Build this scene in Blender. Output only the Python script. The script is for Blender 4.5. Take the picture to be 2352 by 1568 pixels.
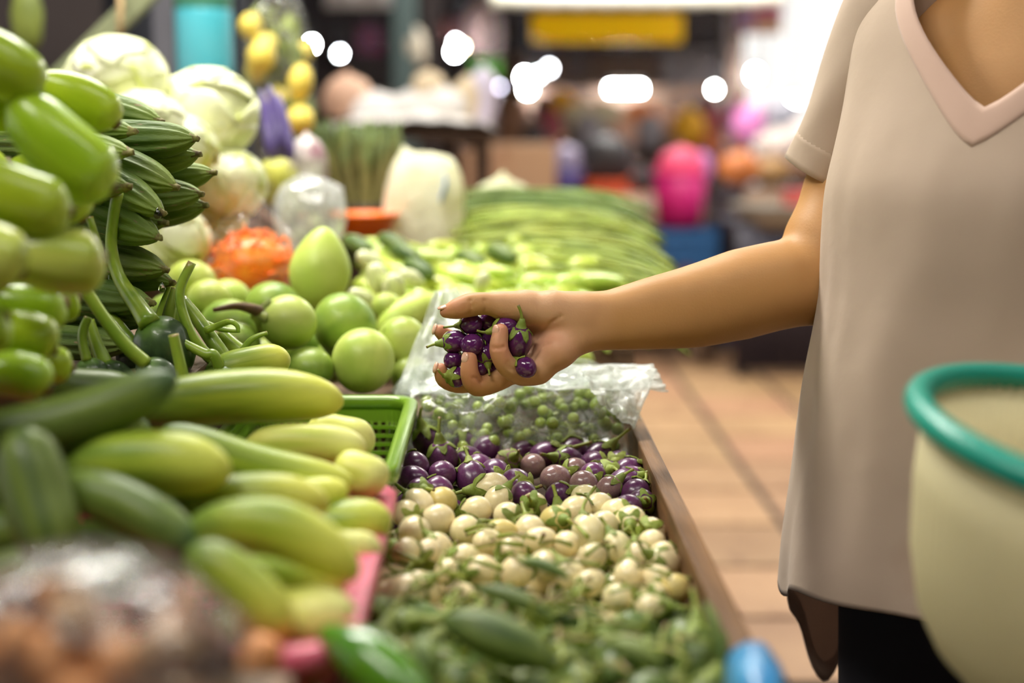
import bpy, math, random
import numpy as np
from mathutils import Vector, Matrix, noise

random.seed(11)
rng = np.random.default_rng(11)
for o in list(bpy.data.objects):
    bpy.data.objects.remove(o, do_unlink=True)
SC = bpy.context.scene
COL = SC.collection

# ------------------------------------------------------------------ camera
FPX = 2352 * 50 / 36.0
CAMP = Vector((0, 0, 1.2))
PITCH = math.atan((784 - 285) / FPX)
YAW = math.atan((1176 - 1138) / FPX)
FW = Vector((math.sin(YAW) * math.cos(PITCH), math.cos(YAW) * math.cos(PITCH), -math.sin(PITCH)))
RT = Vector((math.cos(YAW), -math.sin(YAW), 0))
UP = RT.cross(FW)
cam = bpy.data.objects.new('camera', bpy.data.cameras.new('camera'))
COL.objects.link(cam)
cam.data.lens = 50
cam.data.sensor_width = 36
cam.data.clip_start = 0.05
cam.data.clip_end = 200
cam.matrix_world = Matrix((
    (RT.x, UP.x, -FW.x, CAMP.x), (RT.y, UP.y, -FW.y, CAMP.y),
    (RT.z, UP.z, -FW.z, CAMP.z), (0, 0, 0, 1)))
cam.data.dof.use_dof = True
cam.data.dof.focus_distance = 1.455
cam.data.dof.aperture_fstop = 1.9
cam.data.dof.aperture_blades = 0
SC.camera = cam

# ------------------------------------------------------------------ world, exposure
w = bpy.data.worlds.new('sky'); SC.world = w
w.use_nodes = True
bg = w.node_tree.nodes['Background']
bg.inputs[0].default_value = (1.0, 0.975, 0.93, 1)
bg.inputs[1].default_value = 1.0
vs = SC.view_settings
vs.view_transform = 'Standard'
try:
    vs.look = 'None'
except Exception:
    pass
vs.gamma = 1
vs.use_curve_mapping = False
vs.exposure = 0.18
try:
    SC.cycles.use_denoising = True
    SC.cycles.max_bounces = 5
    SC.cycles.diffuse_bounces = 3
    SC.cycles.glossy_bounces = 2
    SC.cycles.transmission_bounces = 4
    SC.cycles.transparent_max_bounces = 12
    SC.cycles.use_adaptive_sampling = True
    SC.cycles.adaptive_threshold = 0.1
    SC.cycles.adaptive_min_samples = 16
    SC.cycles.sample_clamp_indirect = 6
    SC.cycles.caustics_reflective = False
    SC.cycles.caustics_refractive = False
except Exception:
    pass


def area_light(name, loc, target, sx, sy, power, col):
    d = bpy.data.lights.new(name, 'AREA')
    d.shape = 'RECTANGLE'; d.size = sx; d.size_y = sy
    d.energy = power; d.color = col
    o = bpy.data.objects.new(name, d); COL.objects.link(o)
    o.location = loc
    o.rotation_euler = (Vector(target) - Vector(loc)).to_track_quat('-Z', 'Y').to_euler()
    o['kind'] = 'helper'
    return o


# area lights at the unseen overhead fixtures, some added as fill
area_light('stall_light', (-0.55, 2.35, 2.62), (-0.35, 1.9, 0.8), 1.5, 0.35, 62, (1.0, 0.97, 0.88))
area_light('aisle_light', (-0.9, 0.35, 2.72), (-0.15, 1.25, 0.8), 1.4, 0.35, 26, (1.0, 0.95, 0.86))  # fill lamp added for more front light on hand and arm
area_light('hall_light', (1.2, 5.6, 2.85), (0.9, 5.4, 0.0), 1.5, 0.35, 62, (1.0, 0.94, 0.84))
area_light('middle_light', (-0.7, 4.3, 2.85), (-0.6, 4.6, 0.0), 1.5, 0.35, 34, (1.0, 0.96, 0.9))  # lamp added to whiten the covered stand and left background
area_light('far_light', (0.7, 8.0, 2.9), (0.7, 9.0, 1.2), 1.5, 0.35, 90, (1.0, 0.97, 0.92))  # unseen lamp added to light up the awning and far goods
area_light('walk_light', (0.75, 0.55, 2.85), (0.55, 0.85, 0.8), 1.2, 0.3, 7, (1.0, 0.96, 0.88))  # added lamp that brightens the inside of the basket


# ------------------------------------------------------------------ helpers
def at(px, py, d):
    """world point seen at a photo pixel, d metres along the view axis"""
    return CAMP + d * (FW + RT * ((px - 1176) / FPX) + UP * ((784 - py) / FPX))


def atz(px, py, z):
    v = FW + RT * ((px - 1176) / FPX) + UP * ((784 - py) / FPX)
    return CAMP + v * ((z - CAMP.z) / v.z)


def pxm(p, d):
    return p / FPX * d


MATS = {}


def lin(r, g, b):
    f = lambda c: (c / 255 / 12.92) if c / 255 <= 0.04045 else ((c / 255 + 0.055) / 1.055) ** 2.4
    return (f(r), f(g), f(b))


def nn(nt, t, **kw):
    n = nt.nodes.new(t)
    for k, v in kw.items():
        setattr(n, k, v)
    return n


def pm(name, c1, c2=None, rough=0.45, scale=8, stretch=(1, 1, 1), lo=0.35, hi=0.65, spec=0.5, sss=0.0, sssr=(1, .4, .2),
       bump=0.0, bscale=40, coat=0.0, rand=0.0, tip=None, tiprange=(0.8, 1.0), tip0=None, tip0range=(0.0, 0.2),
       spots=None, spotscale=60, spotlo=0.68, trans=0.0, emit=None, emits=0.0, metal=0.0, detail=4, sheen=0.0, hue=0.0):
    """procedural principled material: two-tone noise, optional end tints along the thing's own length, spots, bump"""
    m = bpy.data.materials.new(name); m.use_nodes = True
    nt = m.node_tree; b = nt.nodes['Principled BSDF']; lk = nt.links.new
    tc = nn(nt, 'ShaderNodeTexCoord')
    oi = nn(nt, 'ShaderNodeObjectInfo')
    mp = nn(nt, 'ShaderNodeMapping'); lk(tc.outputs['Object'], mp.inputs[0])
    mp.inputs['Scale'].default_value = stretch
    off = nn(nt, 'ShaderNodeVectorMath', operation='ADD')
    sc_ = nn(nt, 'ShaderNodeVectorMath', operation='SCALE'); sc_.inputs[0].default_value = (7.3, 3.1, 5.7)
    mul = nn(nt, 'ShaderNodeMath', operation='MULTIPLY'); mul.inputs[1].default_value = 9.0
    lk(oi.outputs['Random'], mul.inputs[0]); lk(mul.outputs[0], sc_.inputs['Scale'])
    lk(mp.outputs[0], off.inputs[0]); lk(sc_.outputs[0], off.inputs[1])
    vec = off.outputs[0]
    col = None
    if c2 is None:
        rgb = nn(nt, 'ShaderNodeRGB'); rgb.outputs[0].default_value = (*c1, 1); col = rgb.outputs[0]
    else:
        n = nn(nt, 'ShaderNodeTexNoise'); n.inputs['Scale'].default_value = scale; n.inputs['Detail'].default_value = detail
        lk(vec, n.inputs['Vector'])
        r = nn(nt, 'ShaderNodeValToRGB')
        r.color_ramp.elements[0].position = lo; r.color_ramp.elements[0].color = (*c1, 1)
        r.color_ramp.elements[1].position = hi; r.color_ramp.elements[1].color = (*c2, 1)
        lk(n.outputs['Fac'], r.inputs[0]); col = r.outputs[0]

    def mix(fac, a, bcol):
        mx = nn(nt, 'ShaderNodeMix', data_type='RGBA')
        lk(fac, mx.inputs[0]); lk(a, mx.inputs[6])
        mx.inputs[7].default_value = (*bcol, 1)
        return mx.outputs[2]
    for tcol, rg in ((tip, tiprange), (tip0, tip0range)):
        if tcol is None:
            continue
        sx = nn(nt, 'ShaderNodeSeparateXYZ'); lk(tc.outputs['Generated'], sx.inputs[0])
        mr = nn(nt, 'ShaderNodeMapRange'); lk(sx.outputs[2], mr.inputs[0])
        mr.interpolation_type = 'SMOOTHSTEP'
        if tcol is tip:
            mr.inputs[1].default_value, mr.inputs[2].default_value = rg
        else:
            mr.inputs[1].default_value, mr.inputs[2].default_value = rg[1], rg[0]
        col = mix(mr.outputs[0], col, tcol)
    if spots is not None:
        n = nn(nt, 'ShaderNodeTexNoise'); n.inputs['Scale'].default_value = spotscale; n.inputs['Detail'].default_value = 3
        lk(vec, n.inputs['Vector'])
        mr = nn(nt, 'ShaderNodeMapRange'); lk(n.outputs['Fac'], mr.inputs[0])
        mr.inputs[1].default_value, mr.inputs[2].default_value = spotlo, spotlo + 0.05
        col = mix(mr.outputs[0], col, spots)
    if rand or hue:
        hs = nn(nt, 'ShaderNodeHueSaturation'); lk(col, hs.inputs['Color'])
        mr = nn(nt, 'ShaderNodeMapRange'); lk(oi.outputs['Random'], mr.inputs[0])
        mr.inputs[3].default_value = 1 - rand; mr.inputs[4].default_value = 1 + rand
        lk(mr.outputs[0], hs.inputs['Value'])
        if hue:
            fr = nn(nt, 'ShaderNodeMath', operation='MULTIPLY'); lk(oi.outputs['Random'], fr.inputs[0]); fr.inputs[1].default_value = 7.7
            f2 = nn(nt, 'ShaderNodeMath', operation='FRACT'); lk(fr.outputs[0], f2.inputs[0])
            mh = nn(nt, 'ShaderNodeMapRange'); lk(f2.outputs[0], mh.inputs[0])
            mh.inputs[3].default_value = .5 - hue; mh.inputs[4].default_value = .5 + hue
            lk(mh.outputs[0], hs.inputs['Hue'])
        col = hs.outputs[0]
    lk(col, b.inputs['Base Color'])
    b.inputs['Roughness'].default_value = rough
    b.inputs['Specular IOR Level'].default_value = spec
    b.inputs['Metallic'].default_value = metal
    if coat:
        b.inputs['Coat Weight'].default_value = coat; b.inputs['Coat Roughness'].default_value = 0.08
    if sss:
        b.inputs['Subsurface Weight'].default_value = sss
        b.inputs['Subsurface Radius'].default_value = sssr
        b.inputs['Subsurface Scale'].default_value = 0.006
    if trans:
        b.inputs['Transmission Weight'].default_value = trans
    if sheen:
        b.inputs['Sheen Weight'].default_value = sheen
    if emit is not None:
        b.inputs['Emission Color'].default_value = (*emit, 1); b.inputs['Emission Strength'].default_value = emits
    if bump:
        n = nn(nt, 'ShaderNodeTexNoise'); n.inputs['Scale'].default_value = bscale; n.inputs['Detail'].default_value = 5
        lk(vec, n.inputs['Vector'])
        bp = nn(nt, 'ShaderNodeBump'); bp.inputs['Strength'].default_value = bump; bp.inputs['Distance'].default_value = 0.002
        lk(n.outputs['Fac'], bp.inputs['Height']); lk(bp.outputs[0], b.inputs['Normal'])
    MATS[name] = m
    return m


def plastic_film(name, tint=(.92, .96, .93), opac=0.22, wr=0.5, scale=14, rough=0.12, bst=.7, gloss=.35):
    """thin clear plastic: transparent sheet with glossy and milky creases"""
    m = bpy.data.materials.new(name); m.use_nodes = True
    nt = m.node_tree; lk = nt.links.new
    for n in list(nt.nodes):
        nt.nodes.remove(n)
    out = nn(nt, 'ShaderNodeOutputMaterial')
    tr = nn(nt, 'ShaderNodeBsdfTransparent'); tr.inputs[0].default_value = (.96, .98, .97, 1)
    gl = nn(nt, 'ShaderNodeBsdfGlossy'); gl.inputs['Roughness'].default_value = rough
    df = nn(nt, 'ShaderNodeBsdfTranslucent'); df.inputs[0].default_value = (*tint, 1)
    d2 = nn(nt, 'ShaderNodeBsdfDiffuse'); d2.inputs[0].default_value = (*tint, 1)
    tc = nn(nt, 'ShaderNodeTexCoord')
    ns = nn(nt, 'ShaderNodeTexNoise'); ns.inputs['Scale'].default_value = scale; ns.inputs['Detail'].default_value = 6
    ns.inputs['Distortion'].default_value = 1.2
    lk(tc.outputs['Object'], ns.inputs['Vector'])
    ab = nn(nt, 'ShaderNodeMath', operation='SUBTRACT'); lk(ns.outputs['Fac'], ab.inputs[0]); ab.inputs[1].default_value = .5
    a2 = nn(nt, 'ShaderNodeMath', operation='ABSOLUTE'); lk(ab.outputs[0], a2.inputs[0])
    mr = nn(nt, 'ShaderNodeMapRange'); lk(a2.outputs[0], mr.inputs[0])
    mr.inputs[1].default_value = 0.0; mr.inputs[2].default_value = 0.09
    mr.inputs[3].default_value = min(.95, opac + wr); mr.inputs[4].default_value = opac
    bp = nn(nt, 'ShaderNodeBump'); bp.inputs['Strength'].default_value = bst; bp.inputs['Distance'].default_value = .006
    lk(a2.outputs[0], bp.inputs['Height'])
    for s in (gl, df, d2):
        lk(bp.outputs[0], s.inputs['Normal'])
    m1 = nn(nt, 'ShaderNodeMixShader'); m1.inputs[0].default_value = .5
    lk(df.outputs[0], m1.inputs[1]); lk(d2.outputs[0], m1.inputs[2])
    m2 = nn(nt, 'ShaderNodeMixShader'); m2.inputs[0].default_value = gloss
    lk(m1.outputs[0], m2.inputs[1]); lk(gl.outputs[0], m2.inputs[2])
    m3 = nn(nt, 'ShaderNodeMixShader'); lk(mr.outputs[0], m3.inputs[0])
    lk(tr.outputs[0], m3.inputs[1]); lk(m2.outputs[0], m3.inputs[2])
    lk(m3.outputs[0], out.inputs[0])
    MATS[name] = m
    return m


def mesh(name, verts, faces, smooth=True):
    me = bpy.data.meshes.new(name)
    me.from_pydata([tuple(v) for v in verts], [], [tuple(f) for f in faces])
    me.update()
    if smooth:
        me.polygons.foreach_set('use_smooth', [True] * len(me.polygons))
    return me


def mk(name, me, mat, parent=None, loc=(0, 0, 0), rot=None, scale=None):
    o = bpy.data.objects.new(name, me); COL.objects.link(o)
    if mat is not None:
        if len(me.materials) == 0:
            me.materials.append(mat if not isinstance(mat, str) else MATS[mat])
        elif me.materials[0] is not (MATS[mat] if isinstance(mat, str) else mat):
            o.material_slots[0].link = 'OBJECT'
            o.material_slots[0].material = MATS[mat] if isinstance(mat, str) else mat
    if parent is not None:
        o.parent = parent
    o.location = loc
    if rot is not None:
        o.rotation_mode = 'QUATERNION'; o.rotation_quaternion = rot
    if scale is not None:
        o.scale = scale if hasattr(scale, '__len__') else (scale,) * 3
    return o


def tag(o, label, cat, group=None, kind=None):
    o['label'] = label; o['category'] = cat
    if group:
        o['group'] = group
    if kind:
        o['kind'] = kind
    return o


def empty(name, label, cat, loc=(0, 0, 0), group=None, rot=None):
    o = bpy.data.objects.new(name, None); COL.objects.link(o)
    o.empty_display_size = 0.02
    o.location = loc
    if rot is not None:
        o.rotation_mode = 'QUATERNION'; o.rotation_quaternion = rot
    return tag(o, label, cat, group)


def struct(o):
    o['kind'] = 'structure'
    return o


def quat(direction, up='Y'):
    return Vector(direction).to_track_quat('Z', up)


def box_data(x0, x1, y0, y1, z0, z1, bev=0.0):
    if bev <= 0:
        v = [(x, y, z) for x in (x0, x1) for y in (y0, y1) for z in (z0, z1)]
        f = [(0, 1, 3, 2), (4, 6, 7, 5), (0, 4, 5, 1), (2, 3, 7, 6), (0, 2, 6, 4), (1, 5, 7, 3)]
        return v, f
    import bmesh
    bm = bmesh.new()
    bmesh.ops.create_cube(bm, size=1)
    for q in bm.verts:
        q.co = Vector(((x0 + x1) / 2 + q.co.x * (x1 - x0), (y0 + y1) / 2 + q.co.y * (y1 - y0), (z0 + z1) / 2 + q.co.z * (z1 - z0)))
    bmesh.ops.bevel(bm, geom=list(bm.edges), offset=bev, segments=2, affect='EDGES', profile=.6)
    bm.verts.ensure_lookup_table()
    v = [tuple(q.co) for q in bm.verts]; f = [[q.index for q in p.verts] for p in bm.faces]
    bm.free()
    return v, f


def join(*parts):
    V = []; Fc = []
    for v, f in parts:
        n = len(V); V += [tuple(q) for q in v]; Fc += [tuple(i + n for i in p) for p in f]
    return V, Fc


def boxm(name, x0, x1, y0, y1, z0, z1, bev=0.0):
    return mesh(name, *box_data(x0, x1, y0, y1, z0, z1, bev), smooth=False)


def tube_data(pts, radii, seg=14, cap=True, ridge=None, up=None, flat=1.0):
    P = [Vector(p) for p in pts]; n = len(P)
    T = []
    for i in range(n):
        t = (P[min(i + 1, n - 1)] - P[max(i - 1, 0)])
        T.append(t.normalized())
    ref = Vector(up) if up is not None else (Vector((0, 0, 1)) if abs(T[0].z) < .9 else Vector((1, 0, 0)))
    N = (ref - T[0] * ref.dot(T[0])).normalized()
    V = []; Fc = []
    for i in range(n):
        N = (N - T[i] * N.dot(T[i])).normalized()
        B = T[i].cross(N)
        for k in range(seg):
            a = 2 * math.pi * k / seg
            r = radii[i] * (ridge(a, i / (n - 1)) if ridge else 1)
            V.append(P[i] + N * (math.cos(a) * r) + B * (math.sin(a) * r * flat))
    for i in range(n - 1):
        for k in range(seg):
            k2 = (k + 1) % seg
            Fc.append((i * seg + k, i * seg + k2, (i + 1) * seg + k2, (i + 1) * seg + k))
    if cap:
        Fc.append(tuple(range(seg - 1, -1, -1)))
        Fc.append(tuple((n - 1) * seg + k for k in range(seg)))
    return V, Fc


def tube(name, pts, radii, seg=14, **kw):
    if not hasattr(radii, '__len__'):
        radii = [radii] * len(pts)
    return mesh(name, *tube_data(pts, radii, seg, **kw))


def lathe_data(prof, seg=24, ridge=None):
    """prof: (r, z) from bottom to top; r=0 ends become poles"""
    V = []; rows = []
    n = len(prof)
    for i, (r, z) in enumerate(prof):
        if r <= 1e-9:
            rows.append([len(V)]); V.append((0, 0, z))
        else:
            row = []
            for k in range(seg):
                a = 2 * math.pi * k / seg
                q = r * (ridge(a, i / (n - 1)) if ridge else 1)
                row.append(len(V)); V.append((q * math.cos(a), q * math.sin(a), z))
            rows.append(row)
    Fc = []
    for a, b in zip(rows[:-1], rows[1:]):
        if len(a) == 1 and len(b) == 1:
            continue
        for k in range(seg):
            k2 = (k + 1) % seg
            if len(a) == 1:
                Fc.append((a[0], b[k2], b[k]))
            elif len(b) == 1:
                Fc.append((a[k], a[k2], b[0]))
            else:
                Fc.append((a[k], a[k2], b[k2], b[k]))
    return V, Fc


def lathe(name, prof, seg=24, ridge=None):
    return mesh(name, *lathe_data(prof, seg, ridge))


def catmull(pts, n):
    P = [np.array(p, float) for p in pts]
    P = [2 * P[0] - P[1]] + P + [2 * P[-1] - P[-2]]
    out = []
    m = len(P) - 3
    for i in range(n):
        u = i / (n - 1) * m; k = min(int(u), m - 1); t = u - k
        a, b, c, d = P[k:k + 4]
        out.append(.5 * ((2 * b) + (-a + c) * t + (2 * a - 5 * b + 4 * c - d) * t * t + (-a + 3 * b - 3 * c + d) * t ** 3))
    return out


def solidify(o, t, offset=-1):
    md = o.modifiers.new('thickness', 'SOLIDIFY'); md.thickness = t; md.offset = offset
    return o


# ------------------------------------------------------------------ materials
pm('wood', lin(92, 64, 36), lin(126, 90, 54), rough=.6, scale=6, stretch=(14, 1, 14), bump=.35, bscale=30, spec=.3)
pm('wood_dark', lin(62, 46, 36), lin(84, 62, 46), rough=.7, scale=6, stretch=(1, 10, 10), bump=.3, spec=.2)
pm('plank_table', lin(92, 70, 52), lin(120, 92, 66), rough=.65, scale=5, stretch=(12, 1, 12), bump=.3)
pm('tile', lin(176, 136, 100), lin(196, 156, 116), rough=.5, scale=3, rand=.12, hue=.01, spots=lin(165, 125, 92), spotscale=9, spotlo=.6)
pm('grout', lin(62, 55, 50), lin(82, 72, 64), rough=.85, scale=6)
pm('wall_dark', lin(40, 32, 33), lin(54, 43, 41), rough=.8, scale=1.5)
pm('wall_brown', lin(84, 62, 52), lin(104, 78, 62), rough=.8, scale=1.2)
pm('steel_navy', lin(44, 46, 56), lin(54, 56, 66), rough=.55, scale=2)
pm('purple', (.05, .009, .06), (.15, .03, .13), rough=.3, scale=34, lo=.3, hi=.75, spec=.5, coat=.2, rand=.35, hue=.012,
   spots=lin(150, 104, 112), spotscale=46, spotlo=.60)
pm('purple_pale', lin(112, 82, 92), lin(172, 142, 122), rough=.25, scale=42, coat=.3, rand=.15, spots=lin(104, 46, 92), spotscale=50, spotlo=.55)
pm('hand_purple', (.065, .009, .085), (.15, .022, .14), rough=.16, scale=40, lo=.35, hi=.8, spec=.55, coat=.4, rand=.2,
   spots=lin(150, 84, 120), spotscale=70, spotlo=.68)
pm('white_egg', lin(236, 224, 184), lin(224, 206, 150), rough=.3, scale=26, rand=.07, spec=.5, coat=.15, sss=.15, sssr=(1, .8, .4),
   spots=lin(150, 96, 50), spotscale=90, spotlo=.735, hue=.008)
pm('yellow_egg', lin(216, 196, 122), lin(200, 180, 110), rough=.35, scale=30, spots=lin(150, 105, 60), spotscale=80, spotlo=.7)
pm('green_egg', lin(66, 90, 36), lin(128, 144, 76), rough=.35, scale=30, stretch=(1.6, 1.6, .35), lo=.42, hi=.66, rand=.2, hue=.015)
pm('calyx', lin(104, 124, 38), lin(140, 152, 58), rough=.55, scale=40, spots=lin(92, 74, 40), spotscale=70, spotlo=.64, rand=.2, hue=.015, bump=.2, bscale=120)
pm('stem', lin(120, 138, 42), lin(150, 158, 66), rough=.5, scale=30, tip=lin(120, 86, 52), tiprange=(.82, 1.0), rand=.2)
pm('cucumber', lin(116, 142, 34), lin(164, 180, 56), rough=.42, scale=22, stretch=(5, 5, .35), lo=.35, hi=.7, tip=lin(212, 216, 92), tiprange=(.5, 1.02),
   tip0=lin(84, 112, 40), tip0range=(0, .45), rand=.1, hue=.012, coat=.06, spec=.3, bump=.12, bscale=60)
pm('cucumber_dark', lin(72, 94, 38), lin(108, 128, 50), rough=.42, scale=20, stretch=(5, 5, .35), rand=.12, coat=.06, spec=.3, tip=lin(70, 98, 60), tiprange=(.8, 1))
pm('cucumber_pale', lin(184, 194, 80), lin(220, 218, 116), rough=.42, scale=20, stretch=(5, 5, .4), rand=.08, coat=.06, spec=.3, tip=lin(222, 222, 140), tiprange=(.5, 1))
pm('long_egg', lin(132, 164, 22), lin(164, 186, 40), rough=.28, scale=9, stretch=(2, 2, .7), rand=.1, hue=.012, coat=.2, spec=.4, tip=lin(178, 206, 66), tiprange=(.7, 1.05))
pm('long_egg_pale', lin(164, 184, 62), lin(200, 208, 100), rough=.3, scale=14, stretch=(4, 4, .4), rand=.05, coat=.25)
pm('brown_scar', lin(112, 84, 48), lin(84, 64, 40), rough=.7, scale=80)
pm('luffa', lin(76, 102, 40), lin(108, 130, 60), rough=.55, scale=24, stretch=(3, 3, .6), rand=.15, hue=.01, spots=lin(140, 124, 88), spotscale=70, spotlo=.66, bump=.6, bscale=120, spec=.35,
   tip=lin(124, 142, 66), tiprange=(.8, 1.02))
pm('luffa_tip', lin(136, 134, 72), lin(96, 78, 48), rough=.75, scale=200)
pm('squash', lin(46, 66, 40), lin(66, 90, 52), rough=.4, scale=26, stretch=(4, 4, .5), rand=.12, coat=.3, tip=lin(92, 126, 46), tiprange=(.86, 1.0), spots=lin(120, 140, 92), spotscale=180, spotlo=.7)
pm('squash_stem', lin(120, 152, 44), lin(160, 182, 66), rough=.35, scale=26, stretch=(2, 2, .4), rand=.12, coat=.25, tip=lin(150, 124, 72), tiprange=(.94, 1.0))
pm('round_egg', lin(160, 182, 72), lin(196, 206, 110), rough=.4, scale=11, stretch=(2.2, 2.2, .7), rand=.1, hue=.012, coat=.06, spec=.35, spots=lin(112, 128, 52), spotscale=50, spotlo=.69)
pm('round_egg_dark', lin(112, 144, 46), lin(152, 174, 72), rough=.4, scale=14, stretch=(2, 2, .8), rand=.08, coat=.08, spec=.35, spots=lin(78, 92, 40), spotscale=60, spotlo=.7)
pm('pear_green', lin(184, 208, 84), lin(206, 220, 112), rough=.4, scale=9, rand=.04)
pm('cabbage_core', lin(214, 222, 150), lin(232, 234, 186), rough=.5, scale=7)
pm('cabbage_leaf', lin(224, 230, 172), lin(244, 244, 214), rough=.45, scale=6, stretch=(2, 2, 1), rand=.05, spots=lin(206, 214, 120), spotscale=8, spotlo=.58, bump=.7, bscale=18)
pm('pea_egg', lin(128, 148, 52), lin(168, 182, 82), rough=.3, scale=60, rand=.25, hue=.01, coat=.2)
pm('pea_stem', lin(70, 84, 40), lin(98, 96, 56), rough=.6, scale=60)
pm('bean', lin(118, 142, 32), lin(158, 170, 54), rough=.45, scale=9, stretch=(1, 1, 1), rand=.25, hue=.012)
pm('bean_dark', lin(84, 112, 36), lin(116, 138, 46), rough=.45, scale=9, rand=.2, hue=.01)
pm('pepper_light', lin(158, 186, 54), lin(206, 216, 104), rough=.3, scale=9, rand=.14, hue=.014, coat=.3, tip0=lin(150, 172, 60))
pm('pale_round', lin(206, 218, 140), lin(240, 240, 206), rough=.3, scale=16, rand=.06, coat=.3)
pm('leaf_green', lin(72, 110, 40), lin(104, 140, 50), rough=.5, scale=9, rand=.2)
pm('pod', lin(60, 88, 30), lin(112, 130, 58), rough=.5, scale=26, stretch=(3, 3, .35), rand=.15, lo=.4, hi=.62)
pm('pepper_green', lin(70, 124, 20), lin(100, 150, 24), rough=.22, scale=8, coat=.4)
pm('green_plastic', lin(112, 150, 36), lin(122, 160, 42), rough=.28, scale=5, spec=.5, coat=.4)
pm('pink_plastic', lin(206, 84, 112), lin(214, 100, 124), rough=.35, scale=5, spec=.5)
pm('teal_plastic', lin(0, 140, 120), lin(4, 146, 126), rough=.35, scale=5)
pm('cream_plastic', lin(230, 222, 184), lin(236, 228, 194), rough=.45, scale=5, sss=0)
pm('turquoise', lin(40, 176, 196), lin(120, 196, 204), rough=.4, scale=2.2, lo=.4, hi=.75)
pm('cap_green', lin(70, 138, 112), rough=.5)
pm('beam_green', lin(118, 128, 92), lin(142, 148, 112), rough=.6, scale=3, rand=0)
pm('twine', lin(190, 164, 120), lin(160, 130, 90), rough=.9, scale=60)
pm('grey_metal', lin(104, 102, 112), lin(122, 120, 128), rough=.45, scale=2)
pm('shirt', (.545, .42, .315), (.585, .455, .35), rough=.85, scale=5, sheen=.15, bump=.8, bscale=16, spots=(.50, .35, .25), spotscale=5.0, spotlo=.665)
pm('shirt_band', (.50, .335, .26), (.54, .37, .29), rough=.85, scale=8, sheen=.25)
pm('trousers', lin(28, 26, 34), lin(36, 34, 44), rough=.85, scale=4)
pm('hair', lin(28, 22, 20), lin(44, 34, 28), rough=.4, scale=20, stretch=(6, 6, .3))
pm('nail', lin(226, 172, 148), lin(234, 188, 164), rough=.22, scale=60, coat=.4)
pm('shoe', lin(60, 56, 54), rough=.6)
pm('carrot', lin(255, 116, 0), lin(255, 146, 8), rough=.35, scale=30, rand=.12, hue=.01)
pm('orange_plastic', lin(250, 106, 0), lin(255, 124, 8), rough=.35, scale=4)
pm('yellow_fruit', lin(226, 196, 66), lin(240, 220, 110), rough=.4, scale=9, rand=.08)
pm('leaf_olive', lin(104, 116, 44), lin(130, 140, 56), rough=.6, scale=10, rand=.2)
pm('lilac', lin(116, 100, 156), lin(150, 136, 190), rough=.5, scale=14, stretch=(3, 3, .3))
pm('aubergine', lin(70, 54, 112), lin(104, 88, 150), rough=.3, scale=12, stretch=(3, 3, .4), coat=.3)
pm('milky', lin(246, 244, 210), lin(252, 250, 232), rough=.4, scale=5, sss=.2, sssr=(1, 1, .8))
pm('print_blue', lin(120, 160, 225), rough=.5)
pm('stalk_brown', lin(110, 104, 50), lin(150, 138, 78), rough=.6, scale=12, rand=.25, tip=lin(84, 104, 44), tiprange=(.5, 1))
pm('sheet_white', lin(226, 220, 212), lin(238, 234, 230), rough=.7, scale=4)
pm('peach', lin(224, 176, 146), lin(232, 192, 164), rough=.6, scale=6)
pm('dried', lin(150, 112, 84), lin(196, 150, 112), rough=.6, scale=14, rand=.3, hue=.02)
pm('dried_dark', lin(90, 52, 48), lin(120, 76, 62), rough=.6, scale=14, rand=.2)
pm('dried_orange', lin(200, 128, 70), lin(214, 150, 92), rough=.6, scale=14, rand=.1)
pm('blue_plastic', lin(30, 112, 170), lin(90, 170, 214), rough=.3, scale=16)
pm('shallot', lin(132, 70, 56), lin(150, 90, 66), rough=.35, scale=14)
plastic_film('film_bag', opac=.08, wr=.34, scale=11)
plastic_film('film_soft', opac=.02, wr=.14, scale=13)
plastic_film('film_mouth', opac=.38, wr=.3, scale=26, bst=.15, rough=.35, gloss=.12, tint=(.93, .96, .93))
plastic_film('film_dusk', opac=.10, wr=.2, scale=12, tint=(.5, .47, .43))
plastic_film('film_milk', opac=.42, wr=.35, scale=9, tint=(.95, .96, .95))


def translucent(name, fac, tint):
    m = MATS[name]; nt = m.node_tree; out = [n for n in nt.nodes if n.type == 'OUTPUT_MATERIAL'][0]
    src = out.inputs[0].links[0].from_socket
    t = nn(nt, 'ShaderNodeBsdfTranslucent'); t.inputs[0].default_value = (*tint, 1)
    mx = nn(nt, 'ShaderNodeMixShader'); mx.inputs[0].default_value = fac
    nt.links.new(src, mx.inputs[1]); nt.links.new(t.outputs[0], mx.inputs[2]); nt.links.new(mx.outputs[0], out.inputs[0])


translucent('cream_plastic', .5, (.93, .88, .70))
translucent('shirt', .22, (.66, .48, .38))
translucent('milky', .4, (.95, .93, .70))


def flat(name, rgb, rough=.5, **kw):
    if name not in MATS:
        pm(name, lin(*rgb), rough=rough, **kw)
    return MATS[name]
# ------------------------------------------------------------------ setting: floor, walls, roof
floor = struct(mk('floor', boxm('floor', -8, 8, -2, 16, -.1, -.004), 'grout'))
PT = .41
tile_me = mesh('tile', *box_data(-.192, .192, -.192, .192, -.012, .004, .003), smooth=False)
for i in range(-4, 7):
    for j in range(0, 18):
        t = mk('tile', tile_me, 'tile', floor, (.868 + PT * (i + .5), 3.34 + PT * (j - .5), 0))

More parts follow.
